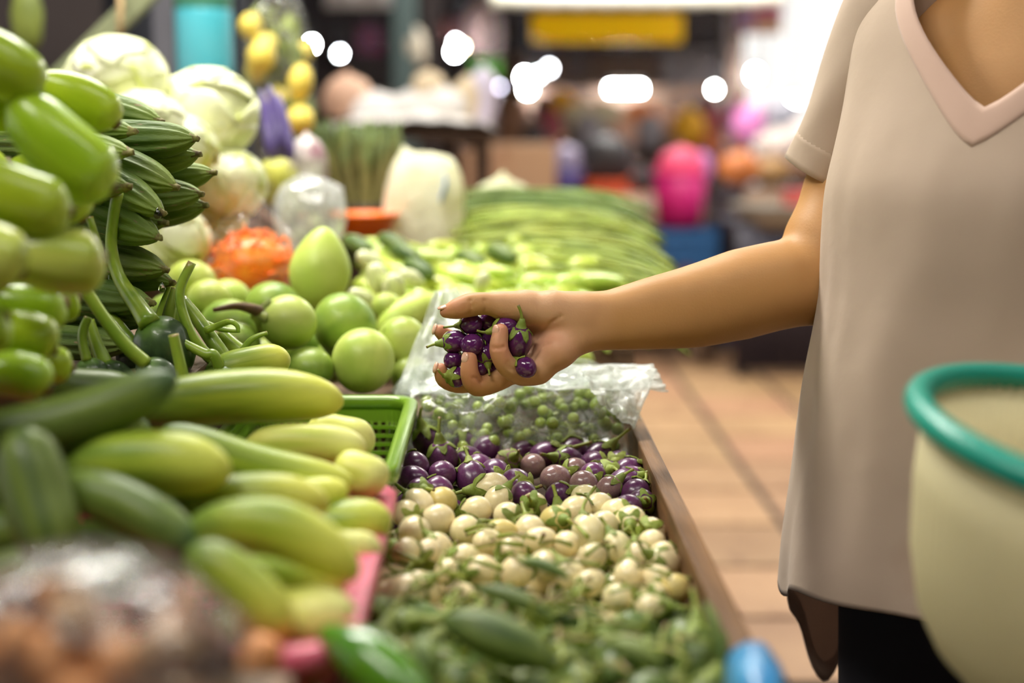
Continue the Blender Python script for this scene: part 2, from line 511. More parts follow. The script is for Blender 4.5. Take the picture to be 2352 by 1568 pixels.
wall_back = struct(mk('wall_back', boxm('wall_back', -7.5, 2.2, 13.6, 13.75, 0, 3.3), 'wall_dark'))
for k, (x0, x1, z0, z1, m) in enumerate(((-.1, 2.15, 1.30, 1.84, 'wall_brown'), (-3.2, -1.9, .0, 2.2, 'wall_brown'), (-1.75, -.2, .0, 1.5, 'wall_brown'))):
    mk('panel', boxm('panel', x0, x1, 13.52, 13.6, z0, z1, .01), m, wall_back)
roof = struct(mk('ceiling', boxm('ceiling', -7.5, 2.2, -3.0, 13.75, 3.3, 3.38), 'wall_dark'))  # unseen roof, carried on over the stall to cut the sky light
for y in (-1.7, 7.7, 9.6, 11.5, 13.3):
    mk('rafter', boxm('rafter', -7.4, 1.98, y - .06, y + .06, 3.18, 3.3, .008), 'steel_navy', roof)
shade_wall_front = struct(mk('wall_front', boxm('wall_front', -7.5, 3.6, -3.15, -3.0, 0, 3.3), 'wall_brown'))  # unseen wall added to block sky light from behind the camera
shade_wall_right = struct(mk('wall_right', boxm('wall_right', 3.45, 3.6, -3.0, 4.6, 0, 3.3), 'wall_brown'))  # unseen wall added to keep the right side darker
wall_left = struct(mk('wall_left', boxm('wall_left', -3.4, -3.25, 3.6, 13.6, 0, 3.3), 'wall_dark'))

# posts and panels behind the stall
def post(name, label, px0, px1, d, z0, z1, mat, seg=None):
    a = at(px0, 285, d); b = at(px1, 285, d)
    r = (b - a).length / 2; c = (a + b) / 2
    if seg:
        o = mk(name, lathe(name, [(0, z0), (r, z0), (r, z1), (0, z1)], seg), mat, None, (c.x, c.y, 0))
        for p in o.data.polygons:
            p.use_smooth = len(p.vertices) == 4
    else:
        o = mk(name, boxm(name, -r, r, -r * .8, r * .8, z0, z1, .006), mat, None, (c.x, c.y, 0))
    tag(o, label, 'post')
    return o

c0 = at(475, 285, 3.1); rr = pxm(64, 3.1)
pil = empty('turquoise_pillar', 'turquoise painted round pillar with green top band behind the cabbages', 'pillar', (c0.x, c0.y, 0))
zt = at(475, 25, 3.1).z; zb = at(475, 168, 3.1).z
def cyl(name, r, z0, z1, mat, parent, seg=32):
    o = mk(name, lathe(name, [(0, z0), (r * .985, z0), (r, z0 + .006), (r, z1 - .006), (r * .985, z1), (0, z1)], seg), mat, parent)
    return o
cyl('painted_sleeve', rr, zb - .02, zt, 'turquoise', pil)
cyl('top_band', rr * 1.01, zt, 2.9, 'cap_green', pil)
cyl('shaft', rr * .97, 0, zb - .02, flat('pillar_grey', (84, 120, 140)), pil)
post('grey_post', 'grey square steel post beside the turquoise pillar', 362, 410, 3.35, 0, 2.9, 'grey_metal')
pan = mk('dark_screen', boxm('dark_screen', -.55, .40, -.02, .02, 0, 2.6, .006), 'steel_navy', None, at(215, 285, 3.6) * 1.0)
pan.location.z = 0
tag(pan, 'dark navy sheet panel standing behind the diagonal green beam', 'panel')
pan2 = mk('brown_screen', boxm('brown_screen', -.35, .2, -.02, .02, 0, 2.6, .006), 'wall_dark', None, at(50, 285, 3.3))
pan2.location.z = 0
tag(pan2, 'dark brown board at the far upper left behind the light green eggplants', 'panel')
A = at(105, 215, 2.75); B = at(440, -115, 2.75); ax = (B - A)
bm_ = mk('diagonal_beam', boxm('diagonal_beam', -.026, .026, -.02, .02, 0, ax.length, .004), 'beam_green', None, A, quat(ax))
tag(bm_, 'pale green wooden beam leaning diagonally above the cabbages', 'beam')
s0 = at(270, -60, 2.7); s1 = at(275, 78, 2.66)
tag(mk('twine', tube('twine', [s0, (s0 + s1) / 2 + Vector((.004, 0, 0)), s1], .006, 8), 'twine'), 'tan twine hanging from the diagonal beam to the top cabbage', 'twine')

# unseen fixtures above the frame; front, stand, awning and basket ones are added fill
def fixture(loc, label, dx):
    e = empty('fluorescent_fixture', label, 'lamp', loc, 'fluorescent fixtures over the market aisle')
    mk('housing', boxm('housing', -.75, .75, -.09, .09, .03, .10, .01), flat('lamp_white', (235, 235, 230)), e)
    for y in (-.045, .045):
        mk('lamp_tube', tube('lamp_tube', [(-.72, y, .012), (.72, y, .012)], .013, 10), pm('tube_glow', (1, 1, 1), emit=(1, .97, .9), emits=6) if 'tube_glow' not in MATS else 'tube_glow', e)
    for x in (-.6, .6):
        mk('hanger', tube('hanger', [(x, 0, .1), (x, 0, 3.18 - loc[2])], .004, 6), 'grey_metal', e)
    return e
fixture((-.55, 2.35, 2.66), 'white twin-tube fluorescent lamp hanging over the cabbages', 0)
fixture((-.9, .35, 2.76), 'white twin-tube fluorescent lamp hanging over the front of the stall', 0)
fixture((1.2, 5.6, 2.89), 'white twin-tube fluorescent lamp hanging over the tiled aisle', 0)
fixture((.75, .55, 2.89), 'white twin-tube fluorescent lamp hanging over the walkway by the basket', 0)
fixture((-.7, 4.3, 2.89), 'white twin-tube fluorescent lamp hanging before the white covered stand', 0)
fixture((.7, 8.0, 2.94), 'white twin-tube fluorescent lamp hanging before the yellow sign', 0)
for k, (x0, x1, y, lab) in enumerate(((-3.3, 2.4, 2.35, 'steel roof beam above the cabbages'), (-3.3, 2.4, .35, 'steel roof beam above the front of the stall'), (-3.3, 2.4, .55, 'beam'), (-3.3, 2.4, 5.6, 'steel roof beam above the tiled aisle'), (-3.3, 2.4, 4.3, 'beam'), (-3.3, 2.4, 8.0, 'beam'))):
    b_ = mk('trim_%d' % (k + 1), boxm('roof_beam', x0, x1, y - .05, y + .05, 3.18, 3.28, .006), 'steel_navy')
    struct(b_)

# ------------------------------------------------------------------ stall table
st = empty('market_table', 'brown plank market table carrying crates, baskets and produce', 'table', (0, 0, 0))
for i in range(13):
    x0 = -1.76 + i * .15
    mk('plank', boxm('plank', x0, x0 + .145, .3, 2.92 if x0 < -.31 else 3.45, .70, .738, .003), 'plank_table', st)
for x in (-1.65, .12):
    for y in (.42, 2.85 if x < 0 else 3.3):
        mk('leg', boxm('leg', x - .035, x + .035, y - .035, y + .035, 0, .70, .004), 'plank_table', st)
for y in (.42, 2.85):
    mk('apron', boxm('apron', -1.65, .12, y - .015, y + .015, .60, .70, .003), 'plank_table', st)

def riser(label, x0, x1, y0, y1, z0, z1):
    e = empty('display_riser', label, 'riser', ((x0 + x1) / 2, (y0 + y1) / 2, z0))
    hx, hy, h = (x1 - x0) / 2, (y1 - y0) / 2, z1 - z0
    mk('top_board', boxm('top_board', -hx, hx, -hy, hy, h - .018, h, .003), 'plank_table', e)
    mk('front_board', boxm('front_board', -hx, hx, -hy, -hy + .016, 0, h - .018, .002), 'plank_table', e)
    mk('back_board', boxm('back_board', -hx, hx, hy - .016, hy, 0, h - .018, .002), 'plank_table', e)
    for s in (-1, 1):
        x = s * hx
        mk('side_board', boxm('side_board', min(x, x - s * .016), max(x, x - s * .016), -hy + .016, hy - .016, 0, h - .018, .002), 'plank_table', e)
    return e
riser('tall wooden riser under the ridged gourds and light green eggplants', -1.0, -.30, 1.30, 1.72, .738, .955)
riser('tall wooden riser under the cabbages', -1.0, -.34, 2.0, 2.9, .738, .975)
riser('low wooden riser under the round green eggplants', -.50, -.075, 1.745, 1.965, .738, .84)
riser('wide low wooden riser under the long beans and bags', -.27, .20, 2.02, 3.35, .738, .885)
riser('small wooden riser under the clear bag of dried goods', -.42, -.11, .40, .74, .738, .905)
riser('narrow wooden riser under the light green eggplants at the near end', -.9, -.445, .78, 1.27, .738, .93)

# ------------------------------------------------------------------ wooden crate with the small eggplants
cr = empty('wooden_crate', 'worn wooden crate holding the purple, white and green small eggplants', 'crate', (0, 0, .738))
CX0, CX1 = -.108, .158
def crate_board(name, x0, x1, y0, y1, z0, z1, m='wood'):
    return mk(name, boxm(name, x0, x1, y0, y1, z0 - .738, z1 - .738, .0025), m, cr)
crate_board('side_board', CX1, CX1 + .018, .55, 1.665, .738, .852)
crate_board('side_board', CX1 + .0005, CX1 + .0175, 1.667, 2.0, .738, .85)
crate_board('side_board', CX0 - .016, CX0, .55, 2.0, .738, .785)
crate_board('end_board', CX0, CX1, .55, .568, .738, .80)
for k in range(6):
    crate_board('bottom_slat', CX0, CX1, .57 + k * .238, .57 + k * .238 + .23, .738, .748, 'wood_dark')
tag(mk('crate_liner', mesh('crate_liner', *lathe_data([(0, -.02), (1, -.02), (1.0, 0), (.8, .01), (0, .016)], 4)), flat('liner', (40, 30, 32)), None,
       (.038, 1.10, .768), Matrix.Rotation(math.radians(45), 3, 'Z').to_quaternion(), (.166, .166 , 1)), 'dark sheet lining the wooden crate under the small eggplants', 'liner')
ln = COL.objects['crate_liner']  # added sheet, its dark colour stands in for shade in the gaps
lv = []
nx, ny = 12, 40
for j in range(ny + 1):
    for i in range(nx + 1):
        x = CX0 + .004 + (CX1 - CX0 - .008) * i / nx; y = .575 + 1.0 * j / ny
        lv.append((x, y, .778 + .012 * noise.noise(Vector((x * 22, y * 22, 0)))))
lf = [(j * (nx + 1) + i, j * (nx + 1) + i + 1, (j + 1) * (nx + 1) + i + 1, (j + 1) * (nx + 1) + i) for j in range(ny) for i in range(nx)]
ln.data = mesh('crate_liner', lv, lf); ln.data.materials.append(MATS['liner'])
ln.location = (0, 0, 0); ln.rotation_quaternion = (1, 0, 0, 0); ln.scale = (1, 1, 1)
solidify(ln, .004)

# ------------------------------------------------------------------ plastic baskets
def rrect(x0, x1, y0, y1, r, n=6):
    pts = []
    for cx, cy, a0 in ((x1 - r, y1 - r, 0), (x0 + r, y1 - r, 90), (x0 + r, y0 + r, 180), (x1 - r, y0 + r, 270)):
        for k in range(n + 1):
            a = math.radians(a0 + 90 * k / n)
            pts.append((cx + r * math.cos(a), cy + r * math.sin(a)))
    return pts

def loop_sweep(loop, prof):
    """closed loop of (x,y) with outward offset profile [(offset,z)...] (closed)"""
    n = len(loop); m = len(prof); V = []; Fc = []
    for i in range(n):
        p0 = Vector(loop[i - 1]); p1 = Vector(loop[i]); p2 = Vector(loop[(i + 1) % n])
        t = (p2 - p0).normalized(); nrm = Vector((t.y, -t.x))
        for o_, z in prof:
            V.append((p1.x + nrm.x * o_, p1.y + nrm.y * o_, z))
    for i in range(n):
        for k in range(m):
            i2 = (i + 1) % n; k2 = (k + 1) % m
            Fc.append((i * m + k, i2 * m + k, i2 * m + k2, i * m + k2))
    return V, Fc

def basket(name, label, x0, x1, y0, y1, z0, z1, mat, rimw):
    e = empty(name, label, 'basket', ((x0 + x1) / 2, (y0 + y1) / 2, z0))
    hx, hy, h = (x1 - x0) / 2, (y1 - y0) / 2, z1 - z0
    lp = rrect(-hx + rimw, hx - rimw, -hy + rimw, hy - rimw, .022)
    w_ = rimw
    mk('rim', mesh('rim', *loop_sweep(lp, [(-.001, h - .014), (w_ * .85, h - .016), (w_, h - .012), (w_, h - .003), (w_ * .8, h), (w_ * .15, h), (-.001, h - .003)])), mat, e)
    # lattice walls: solid bands top and bottom, bars between (holes go right through)
    Vd = [loop_sweep(lp, [(0, h - .03), (.002, h - .03), (.002, h - .01), (0, h - .01)]),
          loop_sweep(lp, [(-.034, 0), (-.031, 0), (-.029, .012), (-.032, .012)])]
    per = []
    n = len(lp)
    for i in range(n):
        a = Vector(lp[i]); b = Vector(lp[(i + 1) % n]); L = (b - a).length
        k = max(1, int(L / .0085))
        for q in range(k):
            per.append(a.lerp(b, q / k))
    for i, p in enumerate(per):
        q = per[(i + 1) % len(per)]
        t = (q - p).normalized(); nr = Vector((t.y, -t.x))
        c = p - nr * .001
        Vd.append(([(c.x - t.x * .0021 - nr.x * .029, c.y - t.y * .0021 - nr.y * .029, .01), (c.x + t.x * .0021 - nr.x * .029, c.y + t.y * .0021 - nr.y * .029, .01),
                    (c.x + t.x * .0021, c.y + t.y * .0021, h - .028), (c.x - t.x * .0021, c.y - t.y * .0021, h - .028)], [(0, 1, 2, 3)]))
    zz = .02
    while zz < h - .03:
        q_ = -.030 * (1 - zz / h); Vd.append(loop_sweep(lp, [(q_ - .002, zz), (q_ + .001, zz), (q_ + .0015, zz + .004), (q_ - .002, zz + .004)])); zz += .0095
    mk('lattice_wall', mesh('lattice_wall', *join(*Vd), smooth=False), mat, e)
    mk('bottom', boxm('bottom', -hx + rimw + .03, hx - rimw - .03, -hy + rimw + .03, hy - rimw - .03, 0, .004), mat, e)
    return e
basket('pink_basket', 'pink plastic basket with a wide rim heaped with cucumbers', -.44, -.084, .80, 1.212, .742, .893, 'pink_plastic', .018)
basket('green_basket', 'bright green lattice plastic basket behind the pink one', -.285, -.088, 1.235, 1.61, .742, .893, 'green_plastic', .014)
# ------------------------------------------------------------------ small round eggplants
def egg_body(variant):
    prof = []
    n = 14
    for i in range(n + 1):
        a = -math.pi / 2 + math.pi * i / n
        z = math.sin(a) * (1.06 + .1 * (variant % 3)); r = math.cos(a)
        r *= 1 + .05 * math.sin(a * 2) * (-1 if variant % 2 else 1)
        prof.append((max(r, 0) if 0 < i < n else 0, z))
    return lathe('fruit', prof, 22)

EGG = [egg_body(i) for i in range(3)]

def calyx_mesh(seed):
    r_ = random.Random(seed)
    seg = 30; V = []; Fc = []
    lob = [r_.uniform(.75, 1.1) for _ in range(5)]
    rings = 7
    for i in range(rings):
        t = i / (rings - 1)
        for k in range(seg):
            a = 2 * math.pi * k / seg
            li = int(((a / (2 * math.pi)) * 5 + .5)) % 5
            lobe = (.5 + .5 * math.cos(5 * a)) ** 1.2
            th_max = math.radians(32 + 40 * lobe * lob[li])
            th = math.radians(24) + (th_max - math.radians(24)) * (1 - t)
            R = 1.075 + .035 * math.sin(t * 3.1)
            if i == 0:
                R = 1.12 + .04 * lobe
            V.append((R * math.sin(th) * math.cos(a), R * math.sin(th) * math.sin(a), R * math.cos(th) * 1.12))
    for (rad, z) in ((.36, 1.34), (.27, 1.56), (.2, 1.78), (0, 1.82)):
        for k in range(seg):
            a = 2 * math.pi * k / seg
            V.append((rad * math.cos(a), rad * math.sin(a), z))
    nr = rings + 4
    for i in range(nr - 1):
        for k in range(seg):
            k2 = (k + 1) % seg
            Fc.append((i * seg + k, i * seg + k2, (i + 1) * seg + k2, (i + 1) * seg + k))
    # inner skirt so the cap has thickness
    b0 = len(V)
    for k in range(seg):
        x, y, z = V[k]
        V.append((x * .9, y * .9, z * .93))
    for k in range(seg):
        k2 = (k + 1) % seg
        Fc.append((b0 + k, b0 + k2, k2, k))
    return mesh('calyx', V, Fc)

def stem_mesh(seed):
    r_ = random.Random(seed)
    bx, by = r_.uniform(-.5, .5), r_.uniform(-.5, .5)
    L = r_.uniform(.75, 1.35)
    pts = [(0, 0, 1.5), (bx * .06, by * .06, 1.75), (bx * .4, by * .4, 1.75 + L * .5), (bx * 1.0, by * 1.0, 1.75 + L)]
    P = catmull(pts, 9)
    return tube('stem', P, [.21, .2, .17, .14, .12, .11, .105, .115, .12], 9)

CAL = [calyx_mesh(i) for i in range(5)]
STE = [stem_mesh(i + 40) for i in range(6)]

def eggplant(name, label, loc, r, direction, mat, group=None, v=0, calyx=True, squash=(1, 1, 1)):
    o = mk(name, EGG[v % 3], mat, None, loc, quat(direction), (r * squash[0], r * squash[1], r * squash[2]))
    o.rotation_quaternion = o.rotation_quaternion @ Matrix.Rotation(v * 1.7, 3, 'Z').to_quaternion()
    tag(o, label, 'eggplant', group)
    if calyx:
        c = mk('calyx', CAL[v % 5], 'calyx', o)
        mk('stem', STE[v % 6], 'stem', c)
    return o

# traced tops of the pile (photo pixels), then a second layer fills the gaps
PUR = [(979, 1014, 0), (1121, 1033, 0), (1021, 1055, 0), (1013, 1090, 0), (954, 1069, 0), (949, 1102, 0), (966, 1130, 0), (1074, 1018, 0), (1076, 1060, 0),
       (1103, 1078, 0), (1222, 1043, 0), (1166, 1063, 1), (1225, 1070, 1), (1185, 1111, 0), (1275, 1100, 1), (1281, 1138, 0), (1270, 1048, 0), (1085, 1100, 0),
       (1006, 1126, 0), (1132, 1090, 0), (1203, 1137, 0), (1322, 1079, 1), (1344, 1113, 1), (1406, 1122, 1), (1376, 1094, 0), (1411, 1063, 0), (1373, 1064, 0),
       (1406, 1092, 0), (1437, 1085, 0), (1436, 1119, 0), (1466, 1099, 0), (1490, 1127, 0), (1466, 1158, 0), (1436, 1168, 0), (1350, 1048, 0), (1297, 1055, 0), (1322, 1048, 0)]
WHI = [(1131, 1122), (968, 1160), (1003, 1152), (1093, 1172), (1142, 1152), (1165, 1184), (1226, 1160), (1275, 1196), (1344, 1145), (1327, 1174), (1386, 1168),
       (951, 1223), (1011, 1198), (1009, 1257), (1028, 1315), (1104, 1312), (1119, 1247), (1187, 1312), (1173, 1266), (1161, 1222), (1060, 1215),
       (1209, 1218), (1243, 1245), (1298, 1249), (1397, 1204), (1457, 1207), (1417, 1176), (1496, 1247), (1419, 1257), (1470, 1278), (1362, 1281), (1526, 1289),
       (1555, 1277), (1448, 1320), (1508, 1330), (1512, 1364), (1581, 1360), (1355, 1338), (1419, 1374), (1496, 1396), (1060, 1372), (977, 1270), (934, 1182), (1350, 1225), (1497, 1213),
       (1065, 1282), (1250, 1300), (940, 1268), (1310, 1320)]
spheres = []
def zs(px, py):
    return .833 + .020 * max(0, (1060 - px) / 140) * (1 if py < 1160 else .7) - .004 * max(0, (px - 1350) / 150)
for px, py, k in PUR:
    p = atz(px, py, zs(px, py)); spheres.append([p, pxm(35.5, p.y) * random.uniform(.84, 1.06), 'pale' if k else 'purple', (px, py)])
for px, py in WHI:
    p = atz(px, py, zs(px, py)); spheres.append([p, pxm(36, p.y) * random.uniform(.88, 1.08), 'white', (px, py)])
n_top = len(spheres)
# green ones at the near end, and fillers below the top layer
def far_enough(p, r, f):
    return all((p - s[0]).length > (r + s[1]) * f for s in spheres)
tries = 0
while tries < 3200:
    tries += 1
    x = random.uniform(CX0 + .018, CX1 - .018); y = random.uniform(.70, 1.46)
    green = y < 1.06 + random.uniform(-.02, .02)
    kind = 'green' if green else ('white' if y < 1.265 + .03 * (x < 0) else 'purple')
    r = random.uniform(.0140, .0172)
    z = random.choice((.797, .803, .812)) if not green else random.choice((.800, .812, .824))
    z += .022 if x < -.06 else 0
    p = Vector((x, y, z))
    if far_enough(p, r, .86):
        spheres.append([p, r, kind, None])
# relaxation: push overlapping neighbours apart, keep inside the crate
P = np.array([s[0][:] for s in spheres]); Rr = np.array([s[1] for s in spheres]) * 1.03
P0 = P.copy()
for it in range(60):
    D = P[:, None] - P[None]; dist = np.linalg.norm(D, axis=2) + 1e-9
    ov = np.clip(Rr[:, None] + Rr[None] - dist, 0, None); np.fill_diagonal(ov, 0)
    mv = (D / dist[..., None] * ov[..., None] * .22)
    wts = np.ones((len(P), 1)); wts[:n_top] = .45
    P += np.clip(mv.sum(1) * wts, -.004, .004)
    P += (P0 - P) * .03
    P[:, 0] = np.clip(P[:, 0], CX0 + Rr * .8, CX1 - Rr)
    P[:, 2] = np.clip(P[:, 2], .785 + Rr * .3, .875)
SALIENT = {
    (1013, 1090): 'large glossy purple eggplant with a tan scar beside the green basket corner',
    (1121, 1033): 'round violet eggplant standing highest against the clear bag of pea eggplants',
    (1021, 1055): 'purple eggplant with a tall dark upright calyx beside the green basket',
    (1225, 1070): 'pinkish brown eggplant with a wet shine in the middle of the purple heap',
    (1275, 1100): 'dull purple eggplant mottled with yellow in the middle of the purple heap',
    (1344, 1113): 'smooth greyish mauve eggplant at the front of the purple heap',
    (1281, 1138): 'small dark purple eggplant next to the white ones in mid heap',
    (1185, 1111): 'purple eggplant half covered by a ragged green calyx at the front of its heap',
    (1406, 1122): 'mauve eggplant with a brownish top near the crate board',
    (1411, 1063): 'violet eggplant at the back of the heap below the corner of the clear bag',
    (1131, 1122): 'white eggplant with long green stem lying on the purple heap',
    (1344, 1145): 'white eggplant freckled with brown dots touching the mauve ones',
    (1275, 1196): 'yellowish speckled eggplant among the white ones',
    (951, 1223): 'big white eggplant leaning on the pink basket rim',
    (1187, 1312): 'largest cream eggplant in the middle foreground of the white heap',
    (1581, 1360): 'cream eggplant at the near right end of the white heap by the crate board',
    (1496, 1247): 'round cream eggplant with one brown dot near the crate board',
    (1298, 1249): 'pale yellow round eggplant alone in the centre of the white heap',
    (1448, 1320): 'cream eggplant marked with a green smear near the crate board',
    (1119, 1247): 'plump cream eggplant left of the centre of the white heap',
}
def zone(x, kind, y):
    side = 'beside the baskets' if x < .0 else ('in the middle of the crate' if x < .085 else 'along the crate board')
    if kind in ('purple', 'pale'):
        return {'purple': 'small purple eggplant', 'pale': 'faded mauve eggplant'}[kind] + ' heaped ' + side + (', back row by the clear bag' if y > 1.42 else (', middle rows' if y > 1.33 else ', front row by the white ones'))
    if kind == 'white':
        return 'small white eggplant heaped ' + side + (', back rows by the purple ones' if y > 1.21 else (', middle rows' if y > 1.12 else ', front rows by the green ones'))
    return 'small striped green eggplant heaped ' + side + (', nearest the camera' if y < .86 else (', middle rows' if y < .97 else ', by the white ones'))
for i, (s, p, r) in enumerate(zip(spheres, P, Rr / 1.03)):
    kind = s[2]; key = s[3]
    a = random.uniform(0, 2 * math.pi); el = random.uniform(-.35, .85) if i < n_top else random.uniform(0, 1.0)
    d = Vector((math.cos(a) * math.cos(el), math.sin(a) * math.cos(el), math.sin(el)))
    if key in ((1021, 1055), (979, 1014), (1074, 1018)):
        d = Vector((random.uniform(-.3, .3), -.1, 1))
    if key == (1131, 1122):
        d = Vector((-1, -.1, -.05))
    if key in ((1013, 1090), (1121, 1033), (1275, 1100), (1344, 1113), (1225, 1070), (1298, 1249), (1119, 1247), (951, 1223), (1496, 1247)):
        d = Vector((random.uniform(-.6, .6), .9, -.3))
    mat = {'purple': 'purple', 'pale': 'purple_pale', 'white': 'white_egg', 'green': 'green_egg'}[kind]
    if key == (1275, 1196) or (kind == 'white' and i % 17 == 5):
        mat = 'yellow_egg'
    lab = SALIENT.get(key) or zone(p[0], kind, p[1])
    nm = {'purple': 'purple_eggplant', 'pale': 'purple_eggplant', 'white': 'white_eggplant', 'green': 'green_eggplant'}[kind]
    gp = {'purple': 'small purple eggplants in the crate', 'pale': 'small purple eggplants in the crate', 'white': 'small white eggplants in the crate', 'green': 'small green eggplants in the crate'}[kind]
    sq = (1, 1, 1) if kind != 'green' else (1.0, 1.0, 1.28)
    eggplant(nm, lab, Vector(p), r, d, mat, gp, i, True, sq)

# ------------------------------------------------------------------ long fruits: generic builder
def superprof(p=3.2, q=.5, n=22, base=0.0):
    t = [i / n for i in range(n + 1)]
    t = [.5 - .5 * math.cos(math.pi * u) for u in t]
    return [(u, max((1 - abs(2 * u - 1) ** p), 0) ** q) for u in t]

def long_mesh(name, L, prof, bend=(0, 0), seg=18, ridge=None, r=1.0, lump=0.0, seed=0):
    """length along local Z from 0 to L, bowed sideways by bend"""
    pts = []; rad = []
    for u, m in prof:
        b = 4 * u * (1 - u)
        pts.append((bend[0] * b, bend[1] * b, L * u)); rad.append(max(m * r, 1e-5))
    rg = ridge
    if lump:
        rg = lambda a, t: (ridge(a, t) if ridge else 1) * (1 + lump * noise.noise(Vector((math.cos(a) * 1.3, math.sin(a) * 1.3, t * 5 + seed))))
    return mesh(name, *tube_data(pts, rad, seg, ridge=rg, up=(1, 0, 0)))

def veg(name, label, cat, A, B, r, mat, group=None, bend=(0, 0), prof=None, ridge=None, seg=18, lump=.04, ext=True, seed=0):
    A = Vector(A); B = Vector(B); d = B - A; L = d.length
    prof = prof or superprof()
    me = long_mesh(name, L, prof, bend, seg, ridge, r, lump, seed)
    o = mk(name, me, mat, None, A, quat(d))
    return tag(o, label, cat, group)

CUC = [  # ax, ay, bx, by, depth a, depth b, radius px, material, bend, label
    (-140, 1010, 405, 862, .98, 1.03, 64, 'cucumber_dark', .012, 'long dark green cucumber slanting across the top left of the heap'),
    (300, 955, 790, 925, 1.24, 1.25, 63, 'cucumber', .012, 'large glossy cucumber on top of the heap with its yellow tip toward the green basket'),
    (370, 985, 815, 1110, 1.13, 1.14, 54, 'cucumber', .010, 'mid green cucumber sloping down toward the corner of the green basket'),
    (560, 1030, 842, 1030, 1.22, 1.22, 48, 'cucumber_pale', .004, 'pale yellow-green cucumber under the largest one'),
    (700, 985, 862, 1005, 1.31, 1.31, 52, 'cucumber_pale', .004, 'pale cucumber end touching the green basket'),
    (120, 1110, 530, 1090, 1.02, 1.0, 76, 'cucumber', .012, 'thick cucumber in the left middle of the heap with a bright yellow tip'),
    (470, 1140, 800, 1120, 1.10, 1.10, 50, 'cucumber', .008, 'small cucumber wedged in the centre of the heap'),
    (370, 1190, 757, 1163, 1.03, 1.03, 60, 'cucumber', .010, 'blunt yellow-green cucumber in the centre of the heap'),
    (620, 1200, 898, 1185, 1.10, 1.09, 64, 'cucumber', .006, 'cucumber resting on the right rim of the pink basket'),
    (770, 1075, 884, 1118, 1.19, 1.18, 52, 'cucumber_pale', .003, 'cream cucumber end above the pink rim corner'),
    (50, 980, 140, 1300, .93, .90, 78, 'cucumber_dark', .006, 'dark cucumber standing upright at the left edge of the heap'),
    (130, 1120, 450, 1275, .96, .93, 60, 'cucumber_dark', .010, 'dark cucumber sloping behind the clear bag of dried goods'),
    (410, 1262, 820, 1330, .95, .93, 66, 'cucumber', .026, 'arched yellow-green cucumber near the front of the pink basket'),
    (430, 1270, 655, 1465, .88, .86, 64, 'cucumber', .008, 'yellow-green cucumber pointing at the front rim of the pink basket'),
    (540, 1400, 808, 1390, .92, .90, 78, 'cucumber_pale', .010, 'fat pale cucumber at the front of the pink basket'),
    (470, 872, 668, 826, 1.42, 1.44, 44, 'cucumber', .004, 'stubby cucumber end in front of the round green eggplants'),
    (90, 880, 330, 900, 1.26, 1.30, 58, 'cucumber_dark', .006, 'blackish green cucumber below the stalked squash'),
    (130, 985, 340, 1020, 1.12, 1.16, 60, 'cucumber_dark', .006, 'dark cucumber in the shade under the slanting one'),
    (700, 1245, 875, 1255, 1.05, 1.04, 46, 'cucumber_pale', .004, 'pale cucumber under the one on the pink rim'),
    (-120, 1150, 90, 1130, .98, 1.0, 70, 'cucumber_dark', .004, 'dark cucumber end at the left border under the slanting one'),
    (250, 1210, 620, 1240, 1.02, 1.02, 62, 'cucumber', .006, 'shaded cucumber below the blunt central one'),
    (480, 1330, 800, 1350, 1.00, 1.00, 60, 'cucumber', .006, 'shaded cucumber below the arched one'),
    (300, 1060, 700, 1080, 1.20, 1.20, 60, 'cucumber_dark', .006, 'shaded dark cucumber below the sloping mid green one'),
    (-60, 1330, 330, 1340, .95, .95, 64, 'cucumber_dark', .006, 'dark cucumber under the clear bag of dried goods'),
    (150, 1225, 470, 1290, .99, .99, 62, 'cucumber_dark', .006, 'deep dark cucumber under the sloping dark one'),
    (-150, 1260, 110, 1240, .96, .97, 66, 'cucumber_dark', .006, 'dark cucumber low at the left border beside the upright one'),
    (470, 1420, 700, 1440, .96, .96, 60, 'cucumber', .006, 'shaded cucumber deep at the front of the pink basket'),
    (620, 1330, 830, 1300, 1.04, 1.04, 54, 'cucumber', .006, 'shaded cucumber by the right wall of the pink basket'),
]
for i, (ax_, ay, bx_, by, da, db, rp, m, bd, lab) in enumerate(CUC):
    A = at(ax_, ay, da); B = at(bx_, by, db)
    veg('cucumber', lab, 'cucumber', A, B, pxm(rp, (da + db) / 2), m, 'cucumbers heaped in the pink basket', (0, 0) if not bd else (0, bd * (1 if i % 2 or bd > .02 else -1)), superprof(3.6, .55), None, 20, .05, seed=i)
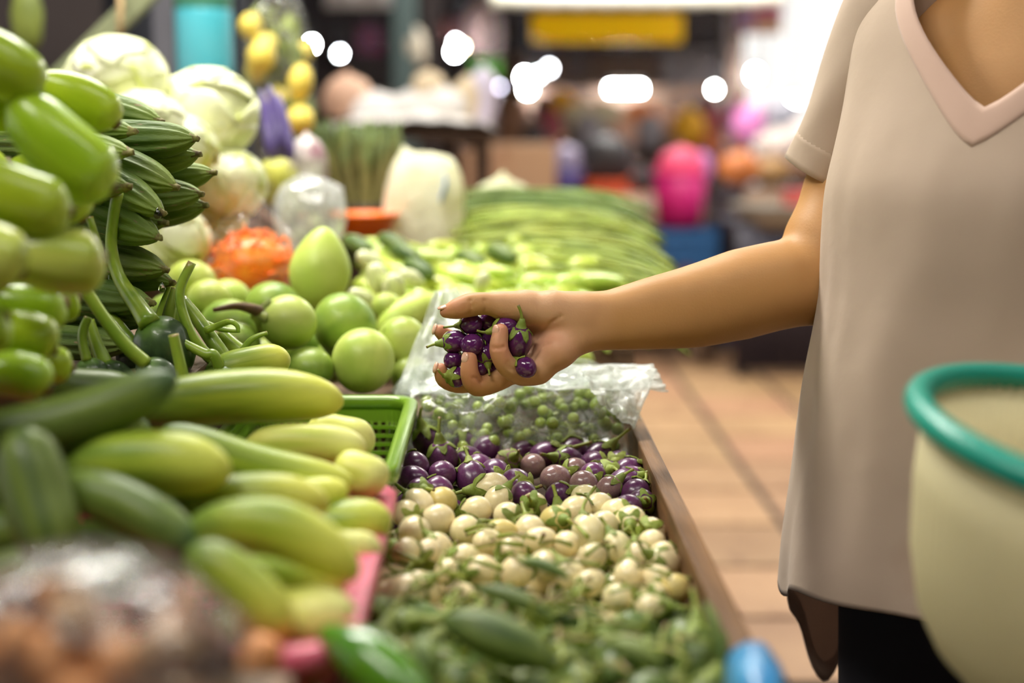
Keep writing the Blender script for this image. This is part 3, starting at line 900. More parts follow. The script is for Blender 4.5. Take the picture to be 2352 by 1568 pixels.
# curved cucumber bows upward
# ------------------------------------------------------------------ light green long eggplants at the left
LEG = [
    (-150, 90, 92, 215, 1.06, 1.10, 72, 'long_egg', 'blurred light green eggplant at the top of the left heap with a brown tip'),
    (60, 185, 192, 205, 1.32, 1.30, 42, 'long_egg', 'shiny light green eggplant peeking out at the back top of the heap'),
    (70, 190, 272, 285, 1.20, 1.22, 54, 'long_egg', 'light green eggplant above the largest one with its tip by the ridged gourds'),
    (35, 215, 262, 435, 1.09, 1.11, 84, 'long_egg', 'largest glossy light green eggplant pointing down toward the ridged gourds'),
    (-150, 250, 75, 262, 1.10, 1.14, 62, 'long_egg', 'light green eggplant between the top one and the largest one'),
    (-150, 360, 165, 492, 1.02, 1.05, 80, 'long_egg', 'blurred light green eggplant left below the largest one'),
    (60, 440, 195, 500, 1.16, 1.18, 58, 'long_egg', 'short light green eggplant tucked behind the blurred one'),
    (0, 560, 243, 595, 1.04, 1.07, 78, 'long_egg_pale', 'pale striped eggplant pointing at the long green squash stalk'),
    (-170, 585, 55, 625, .98, 1.0, 84, 'long_egg_pale', 'pale eggplant at the left border beside the striped one'),
    (-40, 680, 155, 700, 1.12, 1.14, 60, 'long_egg', 'light green eggplant under the pale striped one'),
    (-60, 775, 128, 800, 1.08, 1.10, 62, 'long_egg', 'light green eggplant with a brown speck low in the left heap'),
    (60, 770, 165, 850, 1.16, 1.18, 44, 'long_egg', 'small light green eggplant low beside the squash stalks'),
    (-60, 865, 115, 890, 1.06, 1.07, 56, 'long_egg', 'lowest light green eggplant above the slanting dark cucumber'),
    (90, 660, 180, 690, 1.20, 1.22, 46, 'long_egg', 'light green eggplant end behind the squash stalks'),
    (20, 275, 170, 300, 1.32, 1.31, 52, 'long_egg', 'light green eggplant hidden behind the upper ones'),
    (20, 380, 170, 400, 1.32, 1.31, 56, 'long_egg', 'light green eggplant hidden behind the largest one'),
    (-140, 470, 30, 530, 1.10, 1.12, 70, 'long_egg', 'shaded light green eggplant in the middle of the left heap'),
    (-150, 740, 20, 730, 1.0, 1.02, 66, 'long_egg', 'light green eggplant cut by the left border in the lower heap'),
]
for k in range(46):
    r_ = random.Random(900 + k)
    if k < 30:
        d0 = r_.uniform(.93, 1.22); p0 = (r_.uniform(-560, -230), r_.uniform(330, 900)); lab_ = 'light green eggplant in the heap beyond the left border'
    else:
        d0 = r_.uniform(1.21, 1.29); p0 = (r_.uniform(-200, -20), r_.uniform(330, 900)); lab_ = 'light green eggplant buried behind the front ones of the left heap'
    ang = r_.uniform(-.5, .7); L_ = r_.uniform(150, 190)
    if at(p0[0], p0[1] + 60, d0).z < .965: continue
    LEG.append((p0[0], p0[1], p0[0] + L_ * math.cos(ang), p0[1] + L_ * math.sin(ang), d0, d0 + r_.uniform(-.02, .03), r_.uniform(52, 66), 'long_egg', lab_))
lep = [(0, .12), (.03, .35), (.08, .55), (.2, .78), (.4, .94), (.6, 1.0), (.78, .97), (.88, .84), (.95, .58), (.985, .3), (1, .06)]
for i, (ax_, ay, bx_, by, da, db, rp, m, lab) in enumerate(LEG):
    A = at(ax_, ay, da); B = at(bx_, by, db); r = pxm(rp, (da + db) / 2)
    pr = catmull([(a, b, 0) for a, b in lep], 26)
    o = veg('light_green_eggplant', lab, 'eggplant', A, B, r, m, 'light green long eggplants in the left heap', (0, .006 * (-1) ** i), [(q[0], max(q[1], 0)) for q in pr],
            (lambda a, t: 1 + .018 * math.cos(7 * a)) if 'pale' in m else None, 22, .05, seed=i * 3)
    L = (B - A).length
    mk('blossom_scar', lathe('blossom_scar', [(0, -.004), (.007, -.003), (.006, .001), (0, .003)], 10), 'brown_scar', o, (0, 0, L * .993))

# ------------------------------------------------------------------ ridged gourds (angled luffa), in focus
LUF = [
    (60, 235, 366, 278, 1.53, 34), (40, 300, 446, 318, 1.47, 41), (60, 300, 305, 302, 1.40, 30), (60, 370, 452, 355, 1.50, 36),
    (60, 340, 296, 350, 1.38, 33), (110, 420, 487, 396, 1.54, 35), (60, 330, 401, 428, 1.44, 40), (90, 430, 458, 445, 1.52, 38),
    (60, 350, 371, 487, 1.42, 40), (100, 490, 468, 472, 1.55, 36), (30, 445, 361, 545, 1.42, 46), (60, 480, 376, 512, 1.50, 32),
    (20, 440, 292, 428, 1.38, 32), (40, 530, 377, 618, 1.44, 42), (30, 600, 392, 648, 1.46, 38), (20, 640, 346, 695, 1.42, 40),
    (60, 690, 330, 740, 1.45, 38), (60, 760, 300, 790, 1.42, 36), (60, 590, 330, 605, 1.53, 38), (40, 690, 300, 680, 1.52, 38), (60, 400, 360, 420, 1.56, 36)]
LUFL = ['topmost ridged gourd at the back of the stack', 'large ridged gourd pointing at the cabbages near the top of the stack', 'ridged gourd with a short stub just below the light green eggplant tip',
        'ridged gourd with a black end under the large top one', 'short scarred ridged gourd end beside the largest light green eggplant', 'ridged gourd reaching farthest toward the cabbages',
        'brown scarred ridged gourd in the upper middle of the stack', 'ridged gourd above the lowest protruding one near the cabbages', 'ridged gourd with a water drop at its tip',
        'dark ridged gourd protruding low toward the cabbages', 'bright ridged gourd crossed by the long squash stalk', 'ridged gourd mostly hidden behind the dripping one',
        'ridged gourd end hidden behind the largest light green eggplant', 'ridged gourd in the lower middle of the stack', 'rough ridged gourd with a dripping end low in the stack',
        'lowest clear ridged gourd behind the squash stalk', 'ridged gourd in shade behind the squash stalks', 'ridged gourd at the bottom behind the thin stalks', 'ridged gourd deep inside the lower stack',
        'ridged gourd deep at the bottom of the stack', 'ridged gourd deep inside the upper stack']
lup = [(0, .25), (.08, .5), (.25, .8), (.5, 1), (.72, .98), (.86, .86), (.94, .62), (.975, .4), (1, .2)]
lpr = [(q[0], q[1]) for q in catmull([(a, b, 0) for a, b in lup], 24)]
rdg = lambda a, t: 1.06 - .21 * abs(math.sin(5 * a))
for i, (ax_, ay, bx_, by, d, rp) in enumerate(LUF):
    B = at(bx_, by, d); A = at(ax_, ay, d + .07); A = B + (A - B).normalized() * random.uniform(.25, .29)
    o = veg('ridged_gourd', LUFL[i], 'gourd', A, B, pxm(rp * 1.16, d), 'luffa', 'ridged gourds stacked behind the eggplants', (0, .006 * (-1) ** i), lpr, rdg, 40, .05, seed=i * 2)
    L = (B - A).length
    mk('end_stub', lathe('end_stub', [(0, -.006), (.0052, -.004), (.0036, .001), (.003, .0035), (.0032, .005), (.002, .006), (0, .0058)], 9, lambda a, t: 1 + .25 * math.sin(3 * a + i)), 'luffa_tip', o, (0, 0, L))
for (px, py, d, lab) in ((362, 493, 1.415, 'clear water drop hanging from a ridged gourd tip'), (372, 662, 1.45, 'clear water drop hanging from the rough low ridged gourd')):
    dm = pm('water', (1, 1, 1), rough=.02, trans=1.0) if 'water' not in MATS else 'water'
    tag(mk('water_drop', lathe('water_drop', [(0, -.0045), (.003, -.0035), (.004, -.001), (.0032, .002), (.0015, .005), (0, .007)], 14), dm, None, at(px, py, d)), lab, 'water drop')

# ------------------------------------------------------------------ stalked dark squash
def squash(label, path, rads, body=None):
    """body: (px,py,d, r px, direction) ; path: stalk points (px,py,d)"""
    (px, py, d, rp, bl) = body
    base = at(*path[0]); c = at(px, py, d); r = pxm(rp, d)
    dirv = (base - c).normalized()
    o = veg('stalked_squash', label, 'squash', c - dirv * r * bl, base + dirv * .002, r, 'squash', 'dark squashes with long stalks',
            (0, 0), superprof(2.6, .55), lambda a, t: 1 + .03 * math.cos(8 * a), 26, .05)
    pts = catmull([at(*q) for q in path], 22)
    inv = o.matrix_basis.inverted()
    o2 = mk('stalk', tube('stalk', [inv @ Vector(p) for p in pts], list(np.interp(np.linspace(0, 1, 22), np.linspace(0, 1, len(rads)), [pxm(q, path[0][2]) for q in rads])), 12,
                        ridge=lambda a, t: 1 + .06 * math.cos(5 * a)), 'squash_stem', o)
    return o
squash('round dark squash with the longest curved bright stalk', [(345, 745, 1.40), (318, 705, 1.41), (275, 640, 1.42), (256, 570, 1.42), (260, 500, 1.41), (270, 442, 1.40)], [26, 21, 16, 14, 13, 14], (378, 800, 1.42, 66, 1.2))
squash('dark squash whose stalk leans across the lower light green eggplants', [(335, 835, 1.36), (285, 790, 1.35), (235, 725, 1.34), (185, 650, 1.33)], [17, 16, 14, 15], (372, 885, 1.38, 50, 1.6))
squash('dark squash with a wavy stalk rising to a brown cut end', [(520, 850, 1.44), (478, 818, 1.43), (440, 770, 1.42), (415, 700, 1.42), (416, 655, 1.42), (441, 602, 1.42)], [15, 14, 12, 11, 11, 10], (560, 905, 1.46, 46, 1.4))
squash('dark squash with a thick pale stalk bending right', [(535, 850, 1.48), (500, 800, 1.48), (455, 735, 1.49), (418, 690, 1.50)], [18, 18, 16, 15], (570, 905, 1.50, 46, 1.3))
squash('dark squash with a short cut stalk in front of the round one', [(425, 890, 1.36), (412, 830, 1.355), (398, 768, 1.35)], [15, 13, 12], (430, 950, 1.37, 42, 1.2))
squash('dark squash with two short yellowish stalks at the left', [(240, 835, 1.38), (222, 790, 1.38), (205, 735, 1.38)], [20, 15, 12], (268, 890, 1.38, 50, 1.3))
squash('dark squash with a short curved stalk next to the left eggplants', [(200, 828, 1.35), (190, 785, 1.35), (192, 755, 1.35), (203, 728, 1.35)], [12, 11, 11, 9], (215, 885, 1.36, 44, 1.3))
squash('dark squash with a thin upright stalk behind the long one', [(290, 790, 1.45), (268, 745, 1.45), (258, 700, 1.45), (256, 610, 1.46)], [17, 12, 9, 8], (330, 850, 1.47, 46, 1.3))
squash('dark squash with a stalk lying to the right in front of the round eggplants', [(505, 845, 1.41), (490, 815, 1.405), (470, 812, 1.405), (405, 778, 1.41)], [14, 13, 12, 9], (535, 905, 1.42, 40, 1.3))
squash('dark squash with a pale green short stalk by the round stemmed eggplant', [(560, 815, 1.52), (530, 790, 1.52), (505, 765, 1.52)], [19, 17, 15], (600, 870, 1.54, 48, 1.3))
squash('dark squash with a slim stalk between ridged gourds and eggplants', [(385, 745, 1.50), (392, 700, 1.50), (398, 660, 1.50)], [16, 13, 5], (392, 820, 1.52, 40, 1.2))
squash('dark squash with a leaning stalk at the foot of the ridged gourds', [(330, 815, 1.42), (295, 775, 1.42), (262, 735, 1.43), (225, 700, 1.43)], [15, 14, 13, 12], (380, 880, 1.44, 44, 1.3))

for k, (pp, lab) in enumerate((([(470, 760, 1.47), (500, 748, 1.47), (528, 738, 1.46), (545, 748, 1.46), (547, 764, 1.46)], 'curled pale stalk above the short squash stalks'),
                ([(556, 806, 1.50), (575, 782, 1.50), (596, 770, 1.50), (614, 764, 1.50)], 'pale curved stalk pointing at the stemmed round eggplant'),
                ([(470, 742, 1.50), (510, 756, 1.50), (550, 760, 1.50)], 'short straight stalk lying across the squash stalks'),
                ([(352, 760, 1.47), (372, 700, 1.47), (390, 655, 1.47)], 'dark pointed stalk beside the lowest ridged gourd tip'),
                ([(205, 500, 1.36), (216, 530, 1.36), (228, 560, 1.37), (240, 600, 1.37)], 'thin brown-tipped stalk beside the pale striped eggplant'))):
    P_ = catmull([at(*q) for q in pp], 14)
    r0 = pxm(9, 1.47)
    o = mk('loose_stalk', tube('loose_stalk', [Vector(q) - Vector(P_[0]) for q in P_], [r0 * (1 - .5 * i / 13) for i in range(14)], 9), 'squash_stem', None, Vector(P_[0]))
    tag(o, lab, 'stalk')

# ------------------------------------------------------------------ round green eggplants
def lobed(o):
    return o
def round_egg(label, px, py, d, rx, ry, mat, direction=(0, 0, 1), stem=None, pear=False, group='round green eggplants behind the cucumbers'):
    c = at(px, py, d); r = pxm(rx, d); h = pxm(ry, d)
    n = 18; prof = []
    for i in range(n + 1):
        a = -math.pi / 2 + math.pi * i / n
        z = math.sin(a) * h; q = math.cos(a) * r
        if pear:
            q *= 1 - .33 * max(0, math.sin(a)) ** 1.3
        prof.append((q if 0 < i < n else 0, z))
    o = mk('round_eggplant' if not pear else 'pear_shaped_gourd', lathe('round_eggplant', prof, 28, lambda a, t: 1 + .012 * math.cos(6 * a) + .01 * math.sin(3 * a + px)), mat, None, c, quat(direction))
    tag(o, label, 'eggplant' if not pear else 'gourd', group if not pear else None)
    if stem:
        inv = o.matrix_basis.inverted()
        P = [inv @ Vector(p) for p in catmull([at(*q) for q in stem], 12)]
        cx = mk('calyx', lathe('calyx', [(r * .62, h * .80), (r * .5, h * .95), (r * .3, h * 1.12), (r * .2, h * 1.3)], 20, lambda a, t: 1 + .3 * (1 - t) * math.cos(5 * a)), 'calyx', o)
        mk('stem', tube('stem', P, list(np.linspace(pxm(16, d), pxm(5, d), 12)), 10), 'brown_scar', cx)
    return o
round_egg('tall pear-shaped pale green gourd standing above the round eggplants', 735, 618, 1.93, 72, 98, 'pear_green', (.12, 0, 1), pear=True)
round_egg('round pale eggplant with a brown stem pointing left', 662, 740, 1.70, 64, 66, 'round_egg', (-1, -.2, .3), [(612, 722, 1.69), (575, 708, 1.68), (540, 703, 1.68), (490, 712, 1.67)])
round_egg('dark green round eggplant half hidden behind the stemmed one', 628, 706, 1.84, 66, 60, 'round_egg_dark', (.2, .2, 1))
round_egg('large mottled green eggplant in the middle of the round ones', 792, 748, 1.78, 80, 72, 'round_egg_dark', (.8, .1, .5))
round_egg('round eggplant with a small scratch nearest the green basket', 834, 828, 1.70, 73, 76, 'round_egg', (.1, .3, 1))
round_egg('bright pale round eggplant touching the clear bag', 926, 786, 1.76, 62, 58, 'round_egg', (.6, .3, .4))
round_egg('dark green round eggplant low behind the big cucumber', 712, 845, 1.68, 56, 48, 'round_egg_dark', (.2, -.2, 1))
round_egg('round green eggplant behind the squash stalks', 528, 752, 1.78, 70, 66, 'round_egg_dark', (.2, .2, 1))
round_egg('yellow-green eggplant under the bright pale one', 945, 862, 1.74, 48, 48, 'round_egg', (.4, .1, .5))
round_egg('small yellow-green eggplant above the bright pale one', 888, 705, 1.92, 36, 34, 'round_egg', (.2, .1, 1))
round_egg('olive green eggplant beneath the bag of shredded carrot', 455, 690, 1.98, 66, 60, 'round_egg_dark', (.2, .1, 1))
round_egg('green eggplant in the shade under the mottled one', 770, 830, 1.82, 56, 50, 'round_egg_dark', (.3, .2, 1))
round_egg('green eggplant wedged low between stemmed and mottled ones', 690, 800, 1.82, 50, 50, 'round_egg_dark', (.3, .4, 1))
round_egg('yellow-green eggplant below the left squash stalks', 600, 830, 1.80, 60, 56, 'round_egg', (.3, .4, 1))
round_egg('yellow-green eggplant behind the wavy squash stalk', 440, 650, 1.90, 58, 54, 'round_egg', (.3, .2, 1))
round_egg('green eggplant under the ridged gourds beside the stalks', 395, 725, 1.80, 56, 52, 'round_egg_dark', (.3, .2, 1))
round_egg('yellow-green eggplant under the carrot bag corner', 525, 690, 1.93, 54, 50, 'round_egg', (.1, .2, 1))
round_egg('green eggplant low behind the stubby cucumber end', 560, 800, 1.86, 60, 56, 'round_egg_dark', (.1, .2, 1))
round_egg('pale green eggplant at the foot of the white cabbage', 470, 735, 1.86, 56, 52, 'round_egg', (.1, .2, 1))
round_egg('green eggplant deep behind the short cut stalk', 420, 800, 1.78, 58, 54, 'round_egg_dark', (.1, .2, 1))
round_egg('green eggplant just behind the pale short squash stalk', 545, 790, 1.68, 54, 52, 'round_egg_dark', (.1, .2, 1))
round_egg('yellow-green eggplant left of the stemmed one', 480, 690, 1.84, 52, 50, 'round_egg', (.1, .2, 1))
round_egg('dark green eggplant in shade behind the wavy stalk', 470, 820, 1.70, 54, 50, 'round_egg_dark', (.1, .2, 1))
veg('yellow_green_gourd', 'long yellow-green gourd lying behind the peak of the clear bag', 'gourd', at(870, 765, 1.90), at(1010, 690, 1.94), pxm(42, 1.9), 'pear_green', None, (0, .004), superprof(2.6, .6), None, 20)
veg('yellow_green_gourd', 'yellow-green gourd beneath the one behind the bag peak', 'gourd', at(870, 830, 1.92), at(1010, 780, 1.96), pxm(44, 1.9), 'pear_green', None, (0, .004), superprof(2.6, .6), None, 20)
veg('yellow_green_gourd', 'yellow-green gourd lying under the wrist behind the clear bag', 'gourd', at(1180, 800, 1.98), at(1365, 835, 1.96), pxm(40, 1.95), 'pear_green', None, (0, .004), superprof(2.6, .6), None, 20)
# ------------------------------------------------------------------ cabbages
def cabbage(label, px, py, d, rp, seed, squashz=.9):
    r_ = random.Random(seed)
    c = at(px, py, d); R = pxm(rp, d)
    e = empty('cabbage', label, 'cabbage', c, 'cabbages stacked behind the ridged gourds')
    e.rotation_euler = (r_.uniform(-.4, .4), r_.uniform(-.4, .4), r_.uniform(0, 6))
    n = 14
    mk('heart', lathe('heart', [(R * .93 * math.cos(a) if abs(a) < 1.57 else 0, R * .93 * squashz * math.sin(a)) for a in [(-1.5708 + math.pi * i / n) for i in range(n + 1)]], 28), 'cabbage_core', e)
    for k in range(9):
        u = k / 9
        th = r_.uniform(.2, 2.5); ph = k * 2.4 + r_.uniform(-.3, .3)
        dirv = Vector((math.sin(th) * math.cos(ph), math.sin(th) * math.sin(ph), math.cos(th)))
        q = quat(dirv)
        V = []; Fc = []; nr, ns = 9, 30
        amax = r_.uniform(.85, 1.15)
        for i in range(nr + 1):
            t = i / nr
            for j in range(ns):
                a = 2 * math.pi * j / ns
                ang = amax * t * (1 + .10 * math.sin(3 * a + k) + .05 * math.sin(7 * a))
                rad = R * (.95 + .02 * u + .012 * t + .05 * max(0, t - .75) * 4 * (.6 + .4 * math.sin(9 * a + k)) * .6)
                rad *= 1 + .012 * abs(math.sin(a * 4)) * t
                V.append(q @ Vector((rad * math.sin(ang) * math.cos(a), rad * math.sin(ang) * math.sin(a), rad * math.cos(ang))) * 1.0)
        for i in range(nr):
            for j in range(ns):
                j2 = (j + 1) % ns
                Fc.append((i * ns + j, i * ns + j2, (i + 1) * ns + j2, (i + 1) * ns + j))
        V = [(v.x, v.y, v.z * squashz) for v in V]
        lf_ = mk('leaf', mesh('leaf', V, Fc), 'cabbage_leaf', e)
        solidify(lf_, .0025)
    return e
for i, (px, py, d, rp, lab) in enumerate((
        (268, 190, 2.12, 118, 'cabbage on top of the stack under the twine'),
        (475, 262, 2.18, 118, 'large cabbage in front of the turquoise pillar'),
        (330, 300, 2.02, 100, 'cabbage behind the top of the ridged gourds'),
        (520, 425, 2.16, 92, 'cabbage above the bag of shredded carrot'),
        (410, 345, 2.05, 92, 'pale cabbage behind the tips of the ridged gourds'),
        (395, 550, 2.02, 88, 'white cabbage low beside the ridged gourds'),
        (480, 515, 2.22, 84, 'cabbage low at the back behind the white one'),
        (250, 420, 2.10, 100, 'cabbage hidden behind the middle of the ridged gourds'),
        (260, 610, 1.98, 90, 'cabbage hidden behind the bottom of the ridged gourds'))):
    cabbage(lab, px, py, d, rp, i + 3)

# ------------------------------------------------------------------ bags
def bag_mesh(name, half, seed, amp=.10, ridged=.12, pulls=(), p=2.6, nu=72, nv=44, f=2.2):
    """crumpled closed plastic bag around the origin; pulls: (direction, target offset, width)"""
    V = []; Fc = []
    for j in range(nv + 1):
        th = math.pi * j / nv
        for i in range(nu):
            ph = 2 * math.pi * i / nu
            v = Vector((math.sin(th) * math.cos(ph), math.sin(th) * math.sin(ph), math.cos(th)))
            k = (abs(v.x) ** p + abs(v.y) ** p + abs(v.z) ** p) ** (-1 / p)
            u = v * k
            s = Vector((seed * 3.1, seed * 1.7, 0))
            nz = noise.noise(v * 1.4 + s) * amp
            rd = (1 - abs(noise.noise(v * f + s * 2)) * 2.2) * ridged * .6 + (1 - abs(noise.noise(v * f * 2.7 + s * 3)) * 2.2) * ridged * .35
            u = u * (1 + nz + rd * .6)
            q = Vector((u.x * half[0], u.y * half[1], u.z * half[2]))
            for dv, tgt, wd in pulls:
                dv = Vector(dv).normalized()
                a = math.exp(-((1 - v.dot(dv)) / wd) ** 1.0)
                q = q.lerp(Vector(tgt), a * .96)
            V.append(q)
    for j in range(nv):
        for i in range(nu):
            i2 = (i + 1) % nu
            Fc.append((j * nu + i, (j + 1) * nu + i, (j + 1) * nu + i2, j * nu + i2))
    return mesh(name, V, Fc)

# clear bag of pea eggplants behind the purple heap
pc = at(1185, 952, 1.71)
pk1 = at(1028, 652, 1.74) - pc
pk2 = at(1545, 885, 1.63) - pc
pb = mk('plastic_bag', bag_mesh('plastic_bag', (.142, .10, .064), 4, .06, .16,
        [((.85, .1, .6), pk2 * .6, .08)], 3.4, 120, 72, 2.6), 'film_bag', None, pc)
tag(pb, 'clear crumpled plastic bag full of pea eggplants behind the purple heap', 'bag')
def film_patch(c00, c10, c11, c01, seed, amp=.005, n=36):
    A_, B_, C_, D_ = [at(*q) - pc for q in (c00, c10, c11, c01)]
    V = []; Fc = []
    for j in range(n + 1):
        for i in range(n + 1):
            u, v = i / n, j / n
            p = A_.lerp(B_, u).lerp(D_.lerp(C_, u), v)
            s = Vector((u * 3.2 + seed, v * 3.2, seed * .7))
            rdg_ = (1 - abs(noise.noise(s)) * 2.4) * amp + (1 - abs(noise.noise(s * 2.6)) * 2.4) * amp * .3
            edge = .005 * noise.noise(Vector((u * 4, v * 4, seed))) + .002 * noise.noise(Vector((u * 11, v * 11, seed)))
            p = p - FW * rdg_ + UP * edge + RT * edge * .7 + FW * .05 * (4 * u * (1 - u)) * (1 - v) * .4
            V.append(p)
    for j in range(n):
        for i in range(n):
            Fc.append((j * (n + 1) + i, j * (n + 1) + i + 1, (j + 1) * (n + 1) + i + 1, (j + 1) * (n + 1) + i))
    o = mk('bag_mouth', mesh('bag_mouth', V, Fc), 'film_mouth', pb)
    solidify(o, .0006)
    return o
film_patch((1000, 668, 1.76), (1052, 662, 1.76), (1175, 905, 1.66), (905, 905, 1.68), 2)
film_patch((1135, 838, 1.70), (1500, 836, 1.66), (1535, 900, 1.62), (1120, 885, 1.60), 5)
film_patch((1330, 845, 1.62), (1510, 848, 1.62), (1455, 985, 1.59), (1380, 930, 1.59), 9)
pea_me = lathe('pea_eggplant', [(0, -1), (.6, -.8), (.95, -.3), (1, .1), (.8, .62), (.4, .93), (0, 1)], 14)
cnt = 0
pts = []
tries = 0
while cnt < 150 and tries < 6000:
    tries += 1
    v = Vector((random.uniform(-1, 1), random.uniform(-1, .75), random.uniform(-1, .55)))
    if abs(v.x) ** 3.4 + abs(v.y) ** 3.4 + abs(v.z) ** 3.4 > 1 or v.y > .1 and v.z < .1:
        continue
    p = pc + Vector((v.x * .128, v.y * .102, v.z * .053))
    r = random.uniform(.0062, .0084)
    if any((p - q).length < (r + s) for q, s in pts):
        continue
    pts.append((p, r)); cnt += 1
    x = p.x - pc.x
    lab = 'pea eggplant in the clear bag near ' + ('its green basket end' if x < -.045 else ('its middle' if x < .045 else 'its crate board end'))
    tag(mk('pea_eggplant', pea_me, 'pea_egg', None, p, quat((random.uniform(-1, 1), random.uniform(-1, 1), random.uniform(-1, 1))), r), lab, 'eggplant', 'pea eggplants in the clear bag')
sd = []
for k in range(130):
    v = Vector((random.uniform(-.8, .8), random.uniform(-.8, .6), random.uniform(-.9, .3)))
    p = Vector((v.x * .128, v.y * .10, v.z * .05)); q = Vector((random.uniform(-1, 1), random.uniform(-1, 1), random.uniform(-.7, .7))).normalized() * .014
    sd.append(tube_data([p - q, p + Vector((.002, .001, .002)), p + q], [.0011, .0013, .001], 5))
tag(mk('pea_stalks', mesh('pea_stalks', *join(*sd)), 'pea_stem', None, pc), 'tangle of thin green stalks inside the clear bag of pea eggplants', 'stalks', None, 'stuff')

# bag of shredded carrot
cc = at(578, 605, 2.04)
cb = mk('carrot_bag', bag_mesh('carrot_bag', (.072, .064, .066), 7, .06, .08, [((.1, 0, 1), (.0, 0, .125), .10)], 2.3), 'film_soft', None, cc)
tag(cb, 'clear bag of bright orange shredded carrot between cabbages and gourds', 'bag')
sd = []
for k in range(420):
    v = Vector((random.gauss(0, 1), random.gauss(0, 1), random.gauss(0, 1))).normalized() * random.uniform(.6, .98)
    p = Vector((v.x * .066, v.y * .058, v.z * .056 - .003))
    t = Vector((random.gauss(0, 1), random.gauss(0, 1), random.gauss(0, .6))).normalized() * random.uniform(.012, .022)
    b = Vector((random.gauss(0, 1), random.gauss(0, 1), random.gauss(0, 1))).normalized() * .004
    sd.append(tube_data([p - t * .6, p + b, p + t * .6], [.0018, .0024, .0016], 5))
core = lathe_data([(0, -.052), (.042, -.042), (.058, -.01), (.05, .022), (.026, .038), (0, .042)], 20)
tag(mk('shredded_carrot', mesh('shredded_carrot', *join(core, *sd)), 'carrot', None, cc), 'orange shredded carrot filling the clear bag', 'carrot', None, 'stuff')

# puffed clear bag behind it
b2 = at(712, 492, 2.35)
tag(mk('puffed_bag', bag_mesh('puffed_bag', (.058, .055, .062), 11, .06, .09, [((.75, 0, .7), at(790, 430, 2.35) - b2, .07)], 2.2), 'film_milk', None, b2), 'puffed clear plastic bag with shiny highlights behind the pear-shaped gourd', 'bag')
for k in range(7):
    v = Vector((random.uniform(-1, 1), random.uniform(-.6, 1), random.uniform(-1, .2))) * .026
    tag(mk('white_radish_piece', lathe('radish', [(0, -1.2), (.7, -.8), (1, 0), (.75, .8), (0, 1.1)], 12), 'pale_round', None, b2 + v - Vector((0, 0, .015)), quat(v + Vector((0, 0, .001))), .014),
        'pale vegetable piece inside the puffed clear bag', 'vegetable', 'pale vegetable pieces in the puffed bag')
b3 = at(705, 395, 2.5)
tag(mk('printed_bag', bag_mesh('printed_bag', (.036, .03, .055), 15, .08, .12, [((0, 0, 1), (.0, 0, .075), .06)], 2.4), pm('print_film', lin(226, 222, 214), lin(150, 110, 120), rough=.3, scale=16, lo=.45, hi=.7) , None, b3),
    'small crumpled white and pink printed bag above the puffed clear bag', 'bag')

# big milky bag with a blue print
mb = at(976, 482, 2.72)
mbo = mk('milky_bag', bag_mesh('milky_bag', (.072, .05, .098), 21, .09, .15, [((-.5, 0, .9), (-.04, 0, .125), .05), ((.6, 0, .9), (.05, 0, .10), .04)], 3.2), 'milky', None, mb)
tag(mbo, 'tall milky yellowish plastic bag with a blue print', 'bag')
a_ = math.radians(30)
pr_ = []
for k in range(9):
    u = k / 8
    pr_.append((at(1018 + 6 * math.sin(u * 5), 395 + 75 * u, 2.66) - mb))
mk('blue_print', tube('blue_print', pr_, [.004, .009, .012, .012, .013, .012, .011, .008, .003], 8, flat=.2, up=(0, 1, 0)), 'print_blue', mbo)
# orange basin
ob = at(835, 520, 2.66)
tag(mk('orange_basin', lathe('orange_basin', [(0, -.03), (.04, -.03), (.062, .018), (.068, .022), (.066, .026), (.058, .02), (.038, -.024), (0, -.024)], 30), 'orange_plastic', None, ob), 'orange plastic basin beside the milky bag', 'basin')
# stalk bundle behind
for k in range(64):
    a = random.uniform(-1, 1); b_ = random.uniform(-1, 1)
    base = at(828 + a * 66, 492, 3.0 + b_ * .05); top = at(812 + a * 120, 300 + random.uniform(-26, 46), 3.02 + b_ * .09)
    mid = (base + top) / 2 + Vector((random.uniform(-.01, .01), 0, 0))
    side = 'near the milky bag' if a > .2 else ('by the yellow fruit' if a < -.3 else 'in mid bundle')
    o = mk('green_stalk', tube('green_stalk', catmull([Vector((0, 0, 0)), mid - base, top - base], 7), [.007, .007, .0065, .006, .0065, .008, .004], 7), 'stalk_brown', None, base)
    tag(o, 'olive brown upright vegetable stalk ' + side, 'stalk', 'bundle of upright stalks behind the orange basin')
tag(mk('stalk_holder', lathe('stalk_holder', [(0, -.10), (.05, -.10), (.062, .02), (.064, .03), (.058, .03), (.05, -.09), (0, -.09)], 22), flat('holder', (70, 52, 44)), None, at(842, 500, 3.0)), 'dark brown pot holding the bundle of upright stalks', 'pot')

